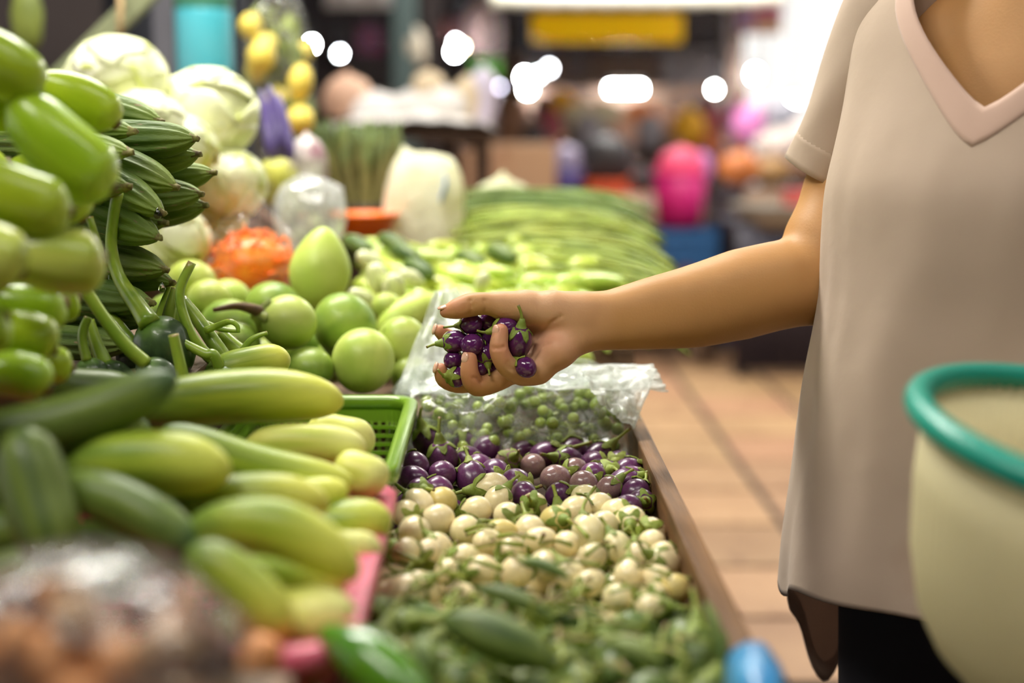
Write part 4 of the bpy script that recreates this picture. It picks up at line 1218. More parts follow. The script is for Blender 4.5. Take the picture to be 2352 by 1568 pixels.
# yellow fruit in a hanging clear bag, and purple aubergines below
yb = at(640, 190, 2.85)
tag(mk('hanging_bag', bag_mesh('hanging_bag', (.070, .06, .165), 31, .05, .08, [((0, 0, 1), (0, 0, .27), .05)], 2.6), 'film_soft', None, yb), 'long clear bag of yellow fruit hanging beside the turquoise pillar', 'bag')
for k, (px, py, rx, ry, dd) in enumerate(((600, 130, 34, 40, 2.80), (590, 160, 26, 30, 2.88), (690, 190, 30, 42, 2.80), (690, 275, 34, 32, 2.80), (575, 60, 28, 30, 2.86), (640, 230, 30, 34, 2.9), (700, 120, 22, 26, 2.9), (615, 250, 26, 26, 2.88), (610, 100, 30, 24, 2.84))):
    tag(mk('yellow_fruit', lathe('yellow_fruit', [(0, -1.1), (.55, -.85), (.95, -.25), (.98, .2), (.65, .8), (0, 1.1)], 18), 'yellow_fruit', None, at(px, py, dd), quat((random.uniform(-.4, .4), 0, 1)), (pxm(rx, dd), pxm(rx, dd), pxm(ry, dd))),
        ['upper', 'pillar side', 'right middle', 'lowest', 'topmost', 'lower central', 'small right', 'lower left', 'second topmost'][k] + ' yellow fruit in the long hanging bag', 'fruit', 'yellow fruit in the hanging bag')
for k in range(46):
    px = random.uniform(565, 690); py = random.uniform(20, 330)
    if py > 240: px = random.uniform(640, 720)
    o = mk('leaf', mesh('leaf', [(0, -.024, 0), (.010, -.006, .004), (.006, .016, .003), (0, .028, 0), (-.006, .016, .003), (-.010, -.006, .004), (0, 0, -.002)],
                        [(0, 1, 6), (1, 2, 6), (2, 3, 6), (3, 4, 6), (4, 5, 6), (5, 0, 6)]), 'leaf_olive', None, at(px, py, 2.9 + random.uniform(-.03, .04)), quat((random.uniform(-1, 1), -1, random.uniform(-1, 1))), 1.2)
    tag(solidify(o, .001), 'olive leaf between the yellow fruit in the hanging bag', 'leaf', 'olive leaves among the yellow fruit')
for k, (px, py) in enumerate(((612, 300), (632, 290), (652, 310), (622, 330), (645, 345))):
    A = at(px - 14, py - 95, 2.42 + .02 * k); B = at(px + 14, py + 62, 2.40 + .02 * k)
    veg('long_purple_eggplant', ['leftmost', 'second', 'rightmost', 'nearest', 'lowest'][k] + ' slender purple eggplant in the upright bunch by the cabbages', 'eggplant', A, B, pxm(20, 2.4), 'aubergine', 'slender purple eggplants behind the cabbages', (0, .003), [(u, v * (.45 + .55 * u)) for u, v in superprof(3, .5)], None, 14)
tag(mk('green_yellow_bag', bag_mesh('green_yellow_bag', (.034, .03, .04), 41, .06, .1), pm('gy', lin(206, 206, 90), lin(120, 100, 130), rough=.4, scale=14, lo=.5, hi=.75), None, at(640, 420, 2.42)), 'small yellow-green bag with purple flecks under the slender purple eggplants', 'bag')

# ------------------------------------------------------------------ light green peppers and pale round vegetables behind the round eggplants
PEP = []
for k in range(4):
    pr = [(0, .5), (.06, .85), (.2, 1), (.5, .85), (.8, .5), (.95, .22), (1, .05)]
    q = [(a[0], max(a[1], .01)) for a in catmull([(x, y, 0) for x, y in pr], 14)]
    PEP.append(long_mesh('light_green_pepper', 1, q, (.06 * (k - 1.5), .04), 12, None, .13))
k = 0
for _ in range(125):
    px = random.uniform(810, 1330); d = random.uniform(2.04, 2.45)
    top = 545 + max(0, px - 1080) * .28
    z = .905 + .075 * (d - 2.0) / .45 + random.uniform(-.015, .02)
    p = at(px, 600, d); p.z = z
    if p.x > .20: continue
    L = random.uniform(.08, .13); a = random.uniform(-.9, .5)
    dr = Vector((math.cos(a), math.sin(a), random.uniform(-.45, .15)))
    place = 'near the pear-shaped gourd' if px < 960 else ('behind the hand' if px < 1150 else 'in front of the long beans')
    tag(mk('light_green_pepper', PEP[k % 4], 'pepper_light', None, p, quat(dr), (L * 1.25, L * 1.25, L)), 'light green pepper heaped ' + place, 'pepper', 'light green peppers behind the round eggplants'); k += 1
PRM = lathe('pale_round', [(0, -1), (.6, -.82), (.97, -.2), (.95, .3), (.6, .8), (0, .98)], 16)
for k, (px, py, d, rp) in enumerate(((868, 640, 2.02, 34), (905, 665, 2.0, 36), (835, 690, 2.0, 32), (850, 600, 2.12, 28), (1108, 650, 2.05, 24), (945, 640, 2.1, 26))):
    lab = ['brightest', 'front', 'leftmost front', 'upper left', 'lone white', 'middle', 'rear', 'farthest', 'left', 'right'][k] + ' whitish round vegetable among the light green peppers'
    o = mk('pale_round_vegetable', PRM, 'pale_round', None, at(px, py, d), quat((random.uniform(-1, 1), -.5, .6)), (pxm(rp * .8, d), pxm(rp * .8, d), pxm(rp * 1.4, d))); tag(o, lab, 'vegetable', 'whitish round vegetables among the peppers')
for k, (px, py, d) in enumerate(((930, 585, 2.25), (960, 620, 2.2), (820, 565, 2.3), (1080, 600, 2.3), (1150, 585, 2.35), (900, 560, 2.35))):
    A = at(px - 30, py - 14, d); B = at(px + 34, py + 18, d - .04)
    veg('dark_green_gourd', 'small dark green gourd number'.replace(' number', '') + [' at the middle of', ' in the centre of', ' at the far left of', ' at the right of', ' at the far right of', ' at the back of'][k] + ' the light green peppers', 'gourd', A, B, pxm(20, d), 'pod', 'small dark gourds among the peppers', (0, .004), None, None, 14)

# ------------------------------------------------------------------ long beans
BEAN = []
for k in range(7):
    r_ = random.Random(k)
    pts = [(-.24, .05 * r_.uniform(-1, 1), -.012), (-.1, .012 * r_.uniform(-1, 1), .012), (.05, .012 * r_.uniform(-1, 1), .012), (.17, -.02 + .02 * r_.uniform(-1, 1), -.008), (.26, -.06 + .03 * r_.uniform(-1, 1), -.055 + .01 * r_.uniform(-1, 1))]
    BEAN.append(tube('long_bean', catmull(pts, 16), [.0022] + [.0042 + .0005 * math.sin(i * 2.1) for i in range(14)] + [.002], 7))
for k in range(190):
    back = k % 5 < 2
    y = random.uniform(2.78, 3.05) if back else random.uniform(2.22, 2.78)
    u = (y - 2.22) / .56
    z0 = .895; top = (.955 + .075 * math.sin(min(u, 1) * 1.5)) if not back else (1.03 + .03 * math.sin((y - 2.78) / .27 * 3.1))
    z = top - abs(random.gauss(0, .014)) if random.random() < .8 else random.uniform(z0, top)
    x = .105 + random.uniform(-.025, .035)
    o = mk('long_bean', BEAN[k % 7], 'bean_dark' if back else 'bean', None, (x, y, z), Matrix.Rotation(random.uniform(-.16, .12) - .12, 3, 'Z').to_quaternion() @ Matrix.Rotation(random.uniform(-3, 3) * 0 + random.uniform(-.08, .08), 3, 'Y').to_quaternion(), random.uniform(.66, .78))
    tag(o, 'dark green long bean in the bundle at the back' if back else ('long green bean in the upper front bundle' if u > .5 else 'long green bean low in the front bundle'), 'bean', 'yard-long beans piled behind the arm')

# ------------------------------------------------------------------ foreground: clear bag of dried goods, pods, pepper
fb = at(215, 1560, .66)
tag(mk('dried_goods_bag', bag_mesh('dried_goods_bag', (.078, .06, .058), 51, .10, .12, [((.6, 0, .5), (.062, -.005, .03), .15)], 2.4), 'film_dusk', None, fb), 'blurred clear bag of brown dried goods at the bottom left corner', 'bag')
for k in range(60):
    v = Vector((random.uniform(-1, 1), random.uniform(-1, 1), random.uniform(-1, .95)))
    if v.length > 1: v.normalize()
    p = fb + Vector((v.x * .062, v.y * .046, v.z * .042))
    m = ['dried', 'dried', 'dried_dark', 'dried', 'dried_orange'][k % 5]
    lab = {'dried': 'beige', 'dried_dark': 'dark red-brown', 'dried_orange': 'orange-brown'}[m] + ' dried piece in the blurred bag'
    tag(mk('dried_piece', lathe('dried_piece', [(0, -1), (.7, -.7), (.9, -.1), (.6, .3), (.75, .7), (0, 1)], 12, lambda a, t: 1 + .18 * math.sin(2 * a + t * 5)), m, None, p, quat(v + Vector((.01, .02, .03))), random.uniform(.010, .017)), lab, 'dried fruit', 'dried pieces in the bag at the corner')
tag(mk('orange_pepper', lathe('orange_pepper', [(0, -.03), (.010, -.024), (.013, 0), (.010, .016), (0, .02)], 14), 'dried_orange', None, at(590, 1530, .80), quat((.4, -.3, 1))), 'small orange piece of produce at the front rim of the pink basket', 'produce')
lp_ = [(0, .2), (.08, .5), (.3, .9), (.55, 1), (.8, .75), (.95, .3), (1, .05)]
lq = [(a[0], max(a[1], .01)) for a in catmull([(x, y, 0) for x, y in lp_], 18)]
veg('green_pepper', 'bright green pepper end below the pink basket corner', 'pepper', at(740, 1450, .86), at(1000, 1660, .80), pxm(70, .8), 'pepper_green', None, (0, .006), lq, None, 18)
for k, (a, b, c, d_, dp, r_, lab) in enumerate((
        (1010, 1425, 1275, 1530, .93, 52, 'large dark green pod lying across the green eggplants'),
        (1090, 1350, 1270, 1420, 1.02, 20, 'slim green pod at the border of white and green eggplants'),
        (960, 1470, 990, 1570, .90, 38, 'upright green pod beside the pink basket'),
        (1190, 1290, 1310, 1330, 1.08, 14, 'slim green pod lying on the white eggplants'),
        (1620, 1380, 1660, 1540, .96, 18, 'thin pale green pod by the crate board'),
        (1390, 1480, 1530, 1540, .90, 28, 'green pod at the near centre of the crate'))):
    veg('green_pod', lab, 'pod', at(a, b, dp), at(c, d_, dp - .02), pxm(r_, dp), 'pod', 'green pods at the near end of the crate', (0, .004), superprof(2.2, .7), lambda q, t: 1 + .05 * math.cos(6 * q), 22, .04, seed=k)
# stalks lying on the white and green eggplants
for k in range(64):
    px = random.uniform(920, 1640); py = random.uniform(1200, 1540)
    if px > 1480 + (py - 1210) * .45: continue
    zt_ = .846
    p = atz(px, py, zt_)
    a = random.uniform(0, 6.28); L = random.uniform(.012, .024)
    q = Vector((math.cos(a) * L, math.sin(a) * L, random.uniform(-.004, .006)))
    tag(mk('loose_stalk', tube('loose_stalk', catmull([-q, Vector((random.uniform(-.003, .003), 0, .003)), q], 8), [.0022, .002, .0018, .0017, .0016, .0016, .0018, .002], 7), 'stem', None, p),
        'loose green stalk on the ' + ('white' if py < 1340 else 'green') + ' eggplants ' + ('beside the baskets' if px < 1100 else ('in mid crate' if px < 1350 else 'near the crate board')), 'stalk', 'loose stalks on the small eggplants')
# blue plastic at the crate corner
bp0 = at(1725, 1540, .90)
tag(mk('blue_plastic_bag', bag_mesh('blue_plastic_bag', (.017, .05, .022), 61, .1, .12, (), 2.4, 40, 26), 'blue_plastic', None, bp0 + Vector((.004, 0, -.012))), 'crumpled blue plastic bag hooked over the near end of the crate board', 'bag')
# ------------------------------------------------------------------ person: one continuous body from a distance field
def surface_nets(V, xs, ys, zs_):
    S = V < 0
    n = np.zeros(tuple(s - 1 for s in V.shape), np.uint8)
    for dx in (0, 1):
        for dy in (0, 1):
            for dz in (0, 1):
                n += S[dx:S.shape[0] - 1 + dx, dy:S.shape[1] - 1 + dy, dz:S.shape[2] - 1 + dz]
    act = (n > 0) & (n < 8)
    idx = np.argwhere(act); sh = n.shape
    flatid = (idx[:, 0] * sh[1] + idx[:, 1]) * sh[2] + idx[:, 2]
    acc = np.zeros((len(idx), 3)); cnt = np.zeros(len(idx))
    cor = [(a, b, c) for a in (0, 1) for b in (0, 1) for c in (0, 1)]
    I, J, K = idx.T
    for a in cor:
        for ax in range(3):
            if a[ax]:
                continue
            b = list(a); b[ax] = 1
            v0 = V[I + a[0], J + a[1], K + a[2]].astype(float); v1 = V[I + b[0], J + b[1], K + b[2]].astype(float)
            m = (v0 < 0) != (v1 < 0)
            t = np.where(m, v0 / np.where(m, v0 - v1, 1), 0)
            p0 = np.stack([xs[I + a[0]], ys[J + a[1]], zs_[K + a[2]]], 1); p1 = np.stack([xs[I + b[0]], ys[J + b[1]], zs_[K + b[2]]], 1)
            acc += np.where(m[:, None], p0 + (p1 - p0) * t[:, None], 0); cnt += m
    verts = acc / cnt[:, None]
    faces = []
    for ax in range(3):
        sl0 = [slice(None)] * 3; sl1 = [slice(None)] * 3
        sl0[ax] = slice(0, -1); sl1[ax] = slice(1, None)
        for k in range(3):
            if k != ax:
                sl0[k] = slice(1, -1); sl1[k] = slice(1, -1)
        s0 = S[tuple(sl0)]; s1 = S[tuple(sl1)]
        e = np.argwhere(s0 != s1)
        sgn = s0[tuple(e.T)]
        o1, o2 = [(1, 2), (2, 0), (0, 1)][ax]
        base = e.copy()
        for k in range(3):
            if k != ax:
                base[:, k] += 1
        quad = []
        for da, db in ((-1, -1), (0, -1), (0, 0), (-1, 0)):
            c = base.copy(); c[:, o1] += da; c[:, o2] += db
            quad.append(np.searchsorted(flatid, (c[:, 0] * sh[1] + c[:, 1]) * sh[2] + c[:, 2]))
        q = np.stack(quad, 1)
        q[~sgn] = q[~sgn][:, ::-1]
        faces.append(q)
    return verts, np.concatenate(faces)

def np_mesh(name, verts, faces):
    me = bpy.data.meshes.new(name)
    me.vertices.add(len(verts)); me.vertices.foreach_set('co', verts.astype(np.float32).ravel())
    me.loops.add(faces.size); me.loops.foreach_set('vertex_index', faces.astype(np.int32).ravel())
    me.polygons.add(len(faces)); me.polygons.foreach_set('loop_start', np.arange(0, faces.size, 4, dtype=np.int32))
    me.polygons.foreach_set('use_smooth', np.ones(len(faces), bool))
    me.update(calc_edges=True); me.validate()
    return me

class Field:
    def __init__(s, xs, ys, zs_):
        s.ax = [np.asarray(a) for a in (xs, ys, zs_)]
        s.V = np.full(tuple(len(a) for a in s.ax), .5, np.float32)
    def sub(s, lo, hi):
        sl = []
        for a, l, h in zip(s.ax, lo, hi):
            i0 = max(0, np.searchsorted(a, l) - 1); i1 = min(len(a), np.searchsorted(a, h) + 1)
            sl.append(slice(i0, max(i1, i0 + 1)))
        g = np.meshgrid(*[a[q].astype(np.float32) for a, q in zip(s.ax, sl)], indexing='ij')
        return tuple(sl), g

def smin(a, b, k):
    h = np.clip(.5 + .5 * (b - a) / k, 0, 1)
    return b + (a - b) * h - k * h * (1 - h)

def cone(g, a, b, ra, rb, sq=None):
    ba = np.array(b) - np.array(a); L2 = float((ba ** 2).sum()) + 1e-12
    px_, py_, pz_ = [g[i] - a[i] for i in range(3)]
    t = np.clip((px_ * ba[0] + py_ * ba[1] + pz_ * ba[2]) / L2, 0, 1)
    return np.sqrt((px_ - t * ba[0]) ** 2 + (py_ - t * ba[1]) ** 2 + (pz_ - t * ba[2]) ** 2) - (ra + (rb - ra) * t)

def ell(g, c, rad, axes):
    k0 = 0; k1 = 0
    for r, u in zip(rad, axes):
        q = (g[0] - c[0]) * u[0] + (g[1] - c[1]) * u[1] + (g[2] - c[2]) * u[2]
        k0 = k0 + (q / r) ** 2; k1 = k1 + (q / (r * r)) ** 2
    k0 = np.sqrt(k0); k1 = np.sqrt(k1) + 1e-9
    return k0 * (k0 - 1) / k1

def add_chain(Fd, pts, rads, k, kseg=.002, pad=.05):
    """rounded-cone chain blended into the field by k"""
    pts = [np.array(p) for p in pts]
    lo = np.min(pts, 0) - max(rads) - pad; hi = np.max(pts, 0) + max(rads) + pad
    sl, g = Fd.sub(lo, hi)
    d = None
    for a, b, ra, rb in zip(pts[:-1], pts[1:], rads[:-1], rads[1:]):
        c = cone(g, a, b, ra, rb)
        d = c if d is None else smin(d, c, kseg)
    Fd.V[sl] = smin(Fd.V[sl], d, k)

def add_ell(Fd, c, rad, axes, k, pad=.06):
    m = max(rad) + pad
    sl, g = Fd.sub(np.array(c) - m, np.array(c) + m)
    Fd.V[sl] = smin(Fd.V[sl], ell(g, c, rad, axes), k)

AL = math.radians(36)
FWD = Vector((-math.sin(AL), -math.cos(AL), 0)); RGT = Vector((-math.cos(AL), math.sin(AL), 0)); ZZ = Vector((0, 0, 1))
BC = Vector((.535, 1.43, 0))
def bl(r, f, z):
    """body frame: r to her right, f forward, z height"""
    return BC + RGT * r + FWD * f + ZZ * z

def grid(*segs):
    out = [segs[0][0]]
    for a, b, h in segs:
        n = max(1, int(round((b - a) / h)))
        out += list(np.linspace(a, b, n + 1)[1:])
    return np.array(out)

HD = 1.47
def hp(px, py, mm=0):
    return at(float(px), float(py), HD + float(mm) / 1000)
def hr(p):
    return p / FPX * HD
xs = grid((-.125, .085, .0014), (.085, .40, .0032), (.40, .95, .010))
ys = grid((.90, 1.38, .010), (1.38, 1.555, .0016), (1.555, 1.85, .009))
zg = grid((-.01, .90, .014), (.90, 1.045, .0014), (1.045, 1.36, .0045), (1.36, 1.66, .010))
BF = Field(xs, ys, zg)
# torso, head, legs
add_ell(BF, bl(0, .005, 1.17), (.145, .092, .17), (RGT, FWD, ZZ), .02)
add_ell(BF, bl(0, .0, 1.00), (.13, .088, .17), (RGT, FWD, ZZ), .05)
add_ell(BF, bl(0, -.015, .83), (.158, .108, .15), (RGT, FWD, ZZ), .06)
for s in (-1, 1):
    add_ell(BF, bl(.065 * s, .07, 1.135), (.06, .055, .06), (RGT, FWD, ZZ), .03)
add_chain(BF, [bl(-.125, -.01, 1.275), bl(0, -.012, 1.315), bl(.125, -.01, 1.275)], [.042, .048, .042], .05, .02)
add_chain(BF, [bl(0, -.01, 1.30), bl(0, .012, 1.42)], [.056, .05], .035)
add_ell(BF, bl(0, .03, 1.525), (.072, .09, .108), (RGT, FWD, ZZ), .02)
add_ell(BF, bl(0, .055, 1.46), (.055, .06, .05), (RGT, FWD, ZZ), .02)
add_chain(BF, [bl(0, .118, 1.535), bl(0, .136, 1.505)], [.009, .014], .012)
for s in (-1, 1):
    add_ell(BF, bl(.074 * s, .015, 1.515), (.012, .022, .032), (RGT, FWD, ZZ), .006)
    add_chain(BF, [bl(.085 * s, -.01, .82), bl(.088 * s, .015, .47), bl(.09 * s, -.02, .09)], [.085, .056, .04], .04, .02)
    add_chain(BF, [bl(.09 * s, -.03, .045), bl(.10 * s, .10, .035)], [.04, .03], .02)
# right arm: shoulder to wrist
SH = at(2040, 95, 1.50)
def lp3(a, b, t):
    return a + (b - a) * t
arm = [SH, at(1990, 280, 1.525), at(1942, 450, 1.535), at(1905, 560, 1.525), at(1888, 640, 1.515)]
add_chain(BF, [bl(.12, -.01, 1.275), SH], [.05, .05], .05, .02)
add_chain(BF, arm, [pxm(q, 1.52) for q in (108, 100, 90, 96, 98)], .03, .02)
# forearm as two parallel bones (thumb side / little finger side)
fa = [(1880, 645, 45, 88, 8), (1800, 653, 38, 93, 10), (1700, 676, 30, 87, 18), (1600, 702, 22, 76, 20), (1500, 719, 14, 63, 20), (1400, 735, 7, 50, 18), (1320, 738, 2, 44, 22)]
fa = [tuple(q) + tuple(p) for q, p in zip(catmull([f[:3] for f in fa], 25), [list(np.array([np.interp(t, np.linspace(0, 1, len(fa)), [f[k] for f in fa]) for k in (3, 4)])) for t in np.linspace(0, 1, 25)])]
add_chain(BF, [hp(x, y - o, mm) for x, y, mm, r, o in fa], [hr(r) for x, y, mm, r, o in fa], .012, .002)
add_chain(BF, [hp(x, y + o, mm) for x, y, mm, r, o in fa], [hr(r) for x, y, mm, r, o in fa], .012, .002)
# palm and fingers in their own field order
PALM = Field(xs, ys, zg); PALM.V = BF.V
for mc, r0, r1 in (((1188, 762, 24), 36, 25), ((1182, 795, 24), 36, 26), ((1190, 828, 16), 36, 27), ((1216, 848, 4), 38, 30)):
    add_chain(BF, [hp(1322, 738 + (mc[1] - 800) * .35, 6), hp((1322 + mc[0]) / 2, (738 + mc[1]) / 2, 12 + mc[2] * .4), hp(*mc)], [hr(r0), hr(32), hr(r1)], .012, .012)
add_chain(BF, [hp(1335, 722, 0), hp(1270, 712, -2), hp(1205, 706, -3), hp(1160, 704, -7)], [hr(42), hr(42), hr(37), hr(30)], .010, .008)
add_chain(BF, [hp(1330, 776, 0), hp(1285, 806, -8), hp(1235, 846, -2)], [hr(34), hr(36), hr(34)], .010, .008)
add_chain(BF, [hp(1235, 846, -2), hp(1200, 858, 0)], [hr(34), hr(27)], .006, .006)
base = BF.V.copy()
FING = {
    'thumb': ([(1165, 703, -8), (1118, 697, -12), (1080, 700, -14), (1050, 709, -14), (1024, 716, -13)], [29, 25, 26.5, 23, 14]),
    'index': ([(1190, 764, 26), (1120, 782, 36), (1066, 785, 38), (1030, 775, 34), (1010, 760, 26)], [25, 23, 21, 19, 15.5]),
    'middle': ([(1186, 820, 20), (1120, 866, 24), (1062, 883, 20), (1022, 872, 12), (1012, 848, 4)], [25, 22, 20, 19, 15]),
    'ring': ([(1196, 842, 12), (1145, 872, 3), (1096, 886, -8), (1079, 858, -17), (1079, 824, -18)], [26, 25, 23.5, 21, 17]),
    'little': ([(1214, 848, 0), (1190, 853, -10), (1163, 838, -22), (1146, 802, -29), (1150, 760, -27)], [30, 27, 23, 21.5, 17.5]),
}
FP = {}
for f, (pts, rd) in FING.items():
    P3 = [np.array(hp(*p)) for p in pts]
    FP[f] = P3
    # smooth centreline, slight swelling of the pads
    m = 4
    cp = catmull(P3, (len(P3) - 1) * m + 1); cr_ = [hr(v) for v in np.interp(np.linspace(0, 1, len(cp)), np.linspace(0, 1, len(rd)), rd)]
    lo = np.min(cp, 0) - .05; hi = np.max(cp, 0) + .05
    sl, g = BF.sub(lo, hi)
    d = None
    for a, b, ra, rb in zip(cp[:-1], cp[1:], cr_[:-1], cr_[1:]):
        c = cone(g, a, b, ra, rb)
        d = c if d is None else smin(d, c, .0012)
    BF.V[sl] = np.minimum(BF.V[sl], smin(base[sl], d, .006 if f != 'thumb' else .009))
# creases: shallow grooves cut across the inner side of finger joints, the palm and the wrist
def groove(pts, r, depth_k=.0012):
    lo = np.min([np.array(p) for p in pts], 0) - .008; hi = np.max([np.array(p) for p in pts], 0) + .008
    sl, g = BF.sub(lo, hi)
    d = None
    for a, b in zip(pts[:-1], pts[1:]):
        c = cone(g, a, b, r, r); d = c if d is None else np.minimum(d, c)
    BF.V[sl] = -smin(-BF.V[sl], d, depth_k)
def surf(px, py):
    """first body surface point along the view ray (depth search in the field)"""
    best = None
    for k in range(160):
        d = HD - .06 + k * .0008
        p = at(px, py, d)
        i = [min(max(np.searchsorted(a, q), 0), len(a) - 1) for a, q in zip(BF.ax, p)]
        if BF.V[i[0], i[1], i[2]] < 0:
            return p
    return at(px, py, HD)
for poly, r in (([(1158, 796), (1148, 800), (1133, 800)], .0009), ([(1185, 850), (1172, 846), (1166, 832)], .001), ([(1105, 878), (1094, 868), (1085, 868)], .001),
                ([(1080, 690), (1084, 708), (1080, 722)], .0008), ([(1113, 690), (1116, 706), (1112, 720)], .0007), ([(1290, 726), (1252, 752), (1225, 790), (1218, 815)], .0011),
                ([(1262, 786), (1240, 800), (1218, 838)], .0009)):
    dense = [q[:2] for q in catmull([(a, b, 0) for a, b in poly], 14)]
    groove([surf(*p) - FW * .0004 for p in dense], .0015, .0022)
# left arm, out of the frame, holding the basket rim
LS = bl(-.165, -.01, 1.265); LE = Vector((.78, 1.24, 1.03)); LW = Vector((.655, 1.05, .985)); LH = Vector((.60, .985, .985))
add_chain(BF, [bl(-.12, -.01, 1.28), LS], [.05, .05], .05, .02)
add_chain(BF, [LS, LE], [.046, .04], .03, .02)
add_chain(BF, [LE, LW], [.042, .026], .03, .02)
add_chain(BF, [LW, LH], [.026, .03], .02, .02)
for k in range(4):
    dv = Vector((-.01, .008, 0)) * 0
    o_ = Vector((.018 * (k - 1.5) * .4, .018 * (k - 1.5), 0))
    add_chain(BF, [LH + o_, LH + o_ + Vector((-.035, -.02, .022)), LH + o_ + Vector((-.055, -.03, .006)), LH + o_ + Vector((-.056, -.03, -.016))], [.0115, .011, .0105, .009], .004, .002)
add_chain(BF, [LH + Vector((.01, .03, -.004)), LH + Vector((-.01, .03, -.02)), LH + Vector((-.035, .01, -.022))], [.014, .012, .010], .006, .002)
bv, bfc = surface_nets(BF.V, xs, ys, zg)
# a little smoothing of the coarse zones
e0 = np.concatenate([bfc[:, [0, 1]], bfc[:, [1, 2]], bfc[:, [2, 3]], bfc[:, [3, 0]]])
def laplace(v, it, wt):
    for _ in range(it):
        s = np.zeros_like(v); c = np.zeros(len(v))
        np.add.at(s, e0[:, 0], v[e0[:, 1]]); np.add.at(c, e0[:, 0], 1)
        avg = s / np.maximum(c, 1)[:, None]
        v = v + (avg - v) * wt[:, None]
    return v
wt = np.where(bv[:, 0] < .085, .18, .5)
bv = laplace(bv, 3, wt)
body_me = np_mesh('body', bv, bfc)
# skin: base tone with redder finger tips and knuckles, paler palm (own colours of the skin)
tips = np.array([FP[f][-1] for f in FP] + [FP[f][-2] for f in FP])
dt = np.min(np.linalg.norm(bv[:, None, :] - tips[None], axis=2), 1) if len(bv) < 600000 else np.ones(len(bv))
red = np.clip(1 - dt / .022, 0, 1)
pal_c = np.array(hp(1240, 770, -10))
pal = np.clip(1 - np.linalg.norm(bv - pal_c, axis=1) / .085, 0, 1)
thc = np.array(hp(1265, 785, -15)); red = np.maximum(red, .55 * np.clip(1 - np.linalg.norm(bv - thc, axis=1) / .03, 0, 1))
attr = body_me.color_attributes.new('tone', 'FLOAT_COLOR', 'POINT')
attr.data.foreach_set('color', np.stack([red, pal, np.zeros_like(red), np.ones_like(red)], 1).astype(np.float32).ravel())
ms = pm('skin', (.47, .24, .084), (.52, .27, .10), rough=.52, scale=14, spec=.32, sss=.12, sssr=(1, .35, .2), bump=.10, bscale=420)
nt = ms.node_tree; bs = nt.nodes['Principled BSDF']
src = bs.inputs['Base Color'].links[0].from_socket
va = nn(nt, 'ShaderNodeVertexColor'); va.layer_name = 'tone'
sp = nn(nt, 'ShaderNodeSeparateColor'); nt.links.new(va.outputs[0], sp.inputs[0])
m1 = nn(nt, 'ShaderNodeMix', data_type='RGBA'); nt.links.new(sp.outputs[1], m1.inputs[0]); nt.links.new(src, m1.inputs[6]); m1.inputs[7].default_value = (.68, .40, .25, 1)
m2 = nn(nt, 'ShaderNodeMix', data_type='RGBA'); nt.links.new(sp.outputs[0], m2.inputs[0]); nt.links.new(m1.outputs[2], m2.inputs[6]); m2.inputs[7].default_value = (.60, .24, .15, 1)
nt.links.new(m2.outputs[2], bs.inputs['Base Color'])
person = empty('person', 'person in a pale pink V-neck shirt reaching out with a handful of purple eggplants', 'person', (BC.x, BC.y, 0))
IP = Matrix.Translation(-Vector((BC.x, BC.y, 0)))
def pmk(name, me, mat, parent=None):
    me.transform(IP) if parent is None else None
    return mk(name, me, mat, parent or person)
body = pmk('body', body_me, 'skin')
nail_me = mesh('fingernail', *lathe_data([(0, -.95), (.65, -.75), (1, -.25), (.96, .4), (.62, .85), (0, 1.0)], 18))
for f, px, py, mm, nrm, ax_, s in (('little', 1141, 756, -27, (-.75, -.6, .1), (.1, 0, 1), (.0052, .0064)), ('ring', 1069, 828, -20, (-.75, -.6, .2), (.05, 0, 1), (.0052, .0064)),
                                 ('middle', 1000, 848, 2, (-.9, -.2, .3), (-.1, 0, 1), (.005, .0065)), ('index', 998, 763, 24, (-.9, -.2, .3), (-.1, 0, 1), (.005, .0065)),
                                 ('thumb', 1030, 697, -15, (-.25, -.1, .95), (-1, 0, -.18), (.0058, .0075))):
    n_ = Vector(nrm).normalized(); a_ = Vector(ax_); a_ = (a_ - n_ * a_.dot(n_)).normalized(); s_ = a_.cross(n_)
    tip = FP[f][-1]; rad = hr(FING[f][1][-1])
    c = Vector(tip) + n_ * (rad * .86) + a_ * .0002
    M = Matrix((( s_.x * s[0], n_.x * .0022, a_.x * s[1], c.x), (s_.y * s[0], n_.y * .0022, a_.y * s[1], c.y), (s_.z * s[0], n_.z * .0022, a_.z * s[1], c.z), (0, 0, 0, 1)))
    nm_ = nail_me.copy(); nm_.transform(M); nm_.transform(IP)
    mk('fingernail', nm_, 'nail', body)

# ---- shirt
def left_fit(z, left, a, b):
    ext = math.sqrt((a * math.cos(AL)) ** 2 + (b * math.sin(AL)) ** 2)
    return left + ext
ROWS = [  # z, centre x, centre y, a (side), b (front/back)
    (1.385, .535, 1.435, .070, .060), (1.362, .535, 1.435, .11, .07), (1.342, .535, 1.435, .16, .085), (1.30, .533, 1.43, .180, .102), (1.23, .53, 1.425, .180, .125),
    (1.14, left_fit(1.14, .345, .172, .148), 1.42, .172, .148), (1.03, left_fit(1.03, .341, .176, .15), 1.42, .176, .15), (.945, left_fit(.945, .329, .184, .158), 1.42, .184, .158),
    (.84, left_fit(.84, .319, .192, .166), 1.42, .192, .166), (.75, left_fit(.75, .308, .200, .176), 1.42, .200, .176), (.60, left_fit(.60, .304, .206, .183), 1.425, .212, .185)]
RZ = np.array([r[0] for r in ROWS])[::-1]
_rz = np.linspace(RZ[0], RZ[-1], 300); _rk = np.hanning(31); _rk /= _rk.sum()
_rt = {k: np.convolve(np.pad(np.interp(_rz, RZ, np.array([r[k] for r in ROWS])[::-1]), 15, mode='edge'), _rk, 'valid') for k in (1, 2, 3, 4)}
def row(z, k):
    return float(np.interp(z, _rz, _rt[k]))
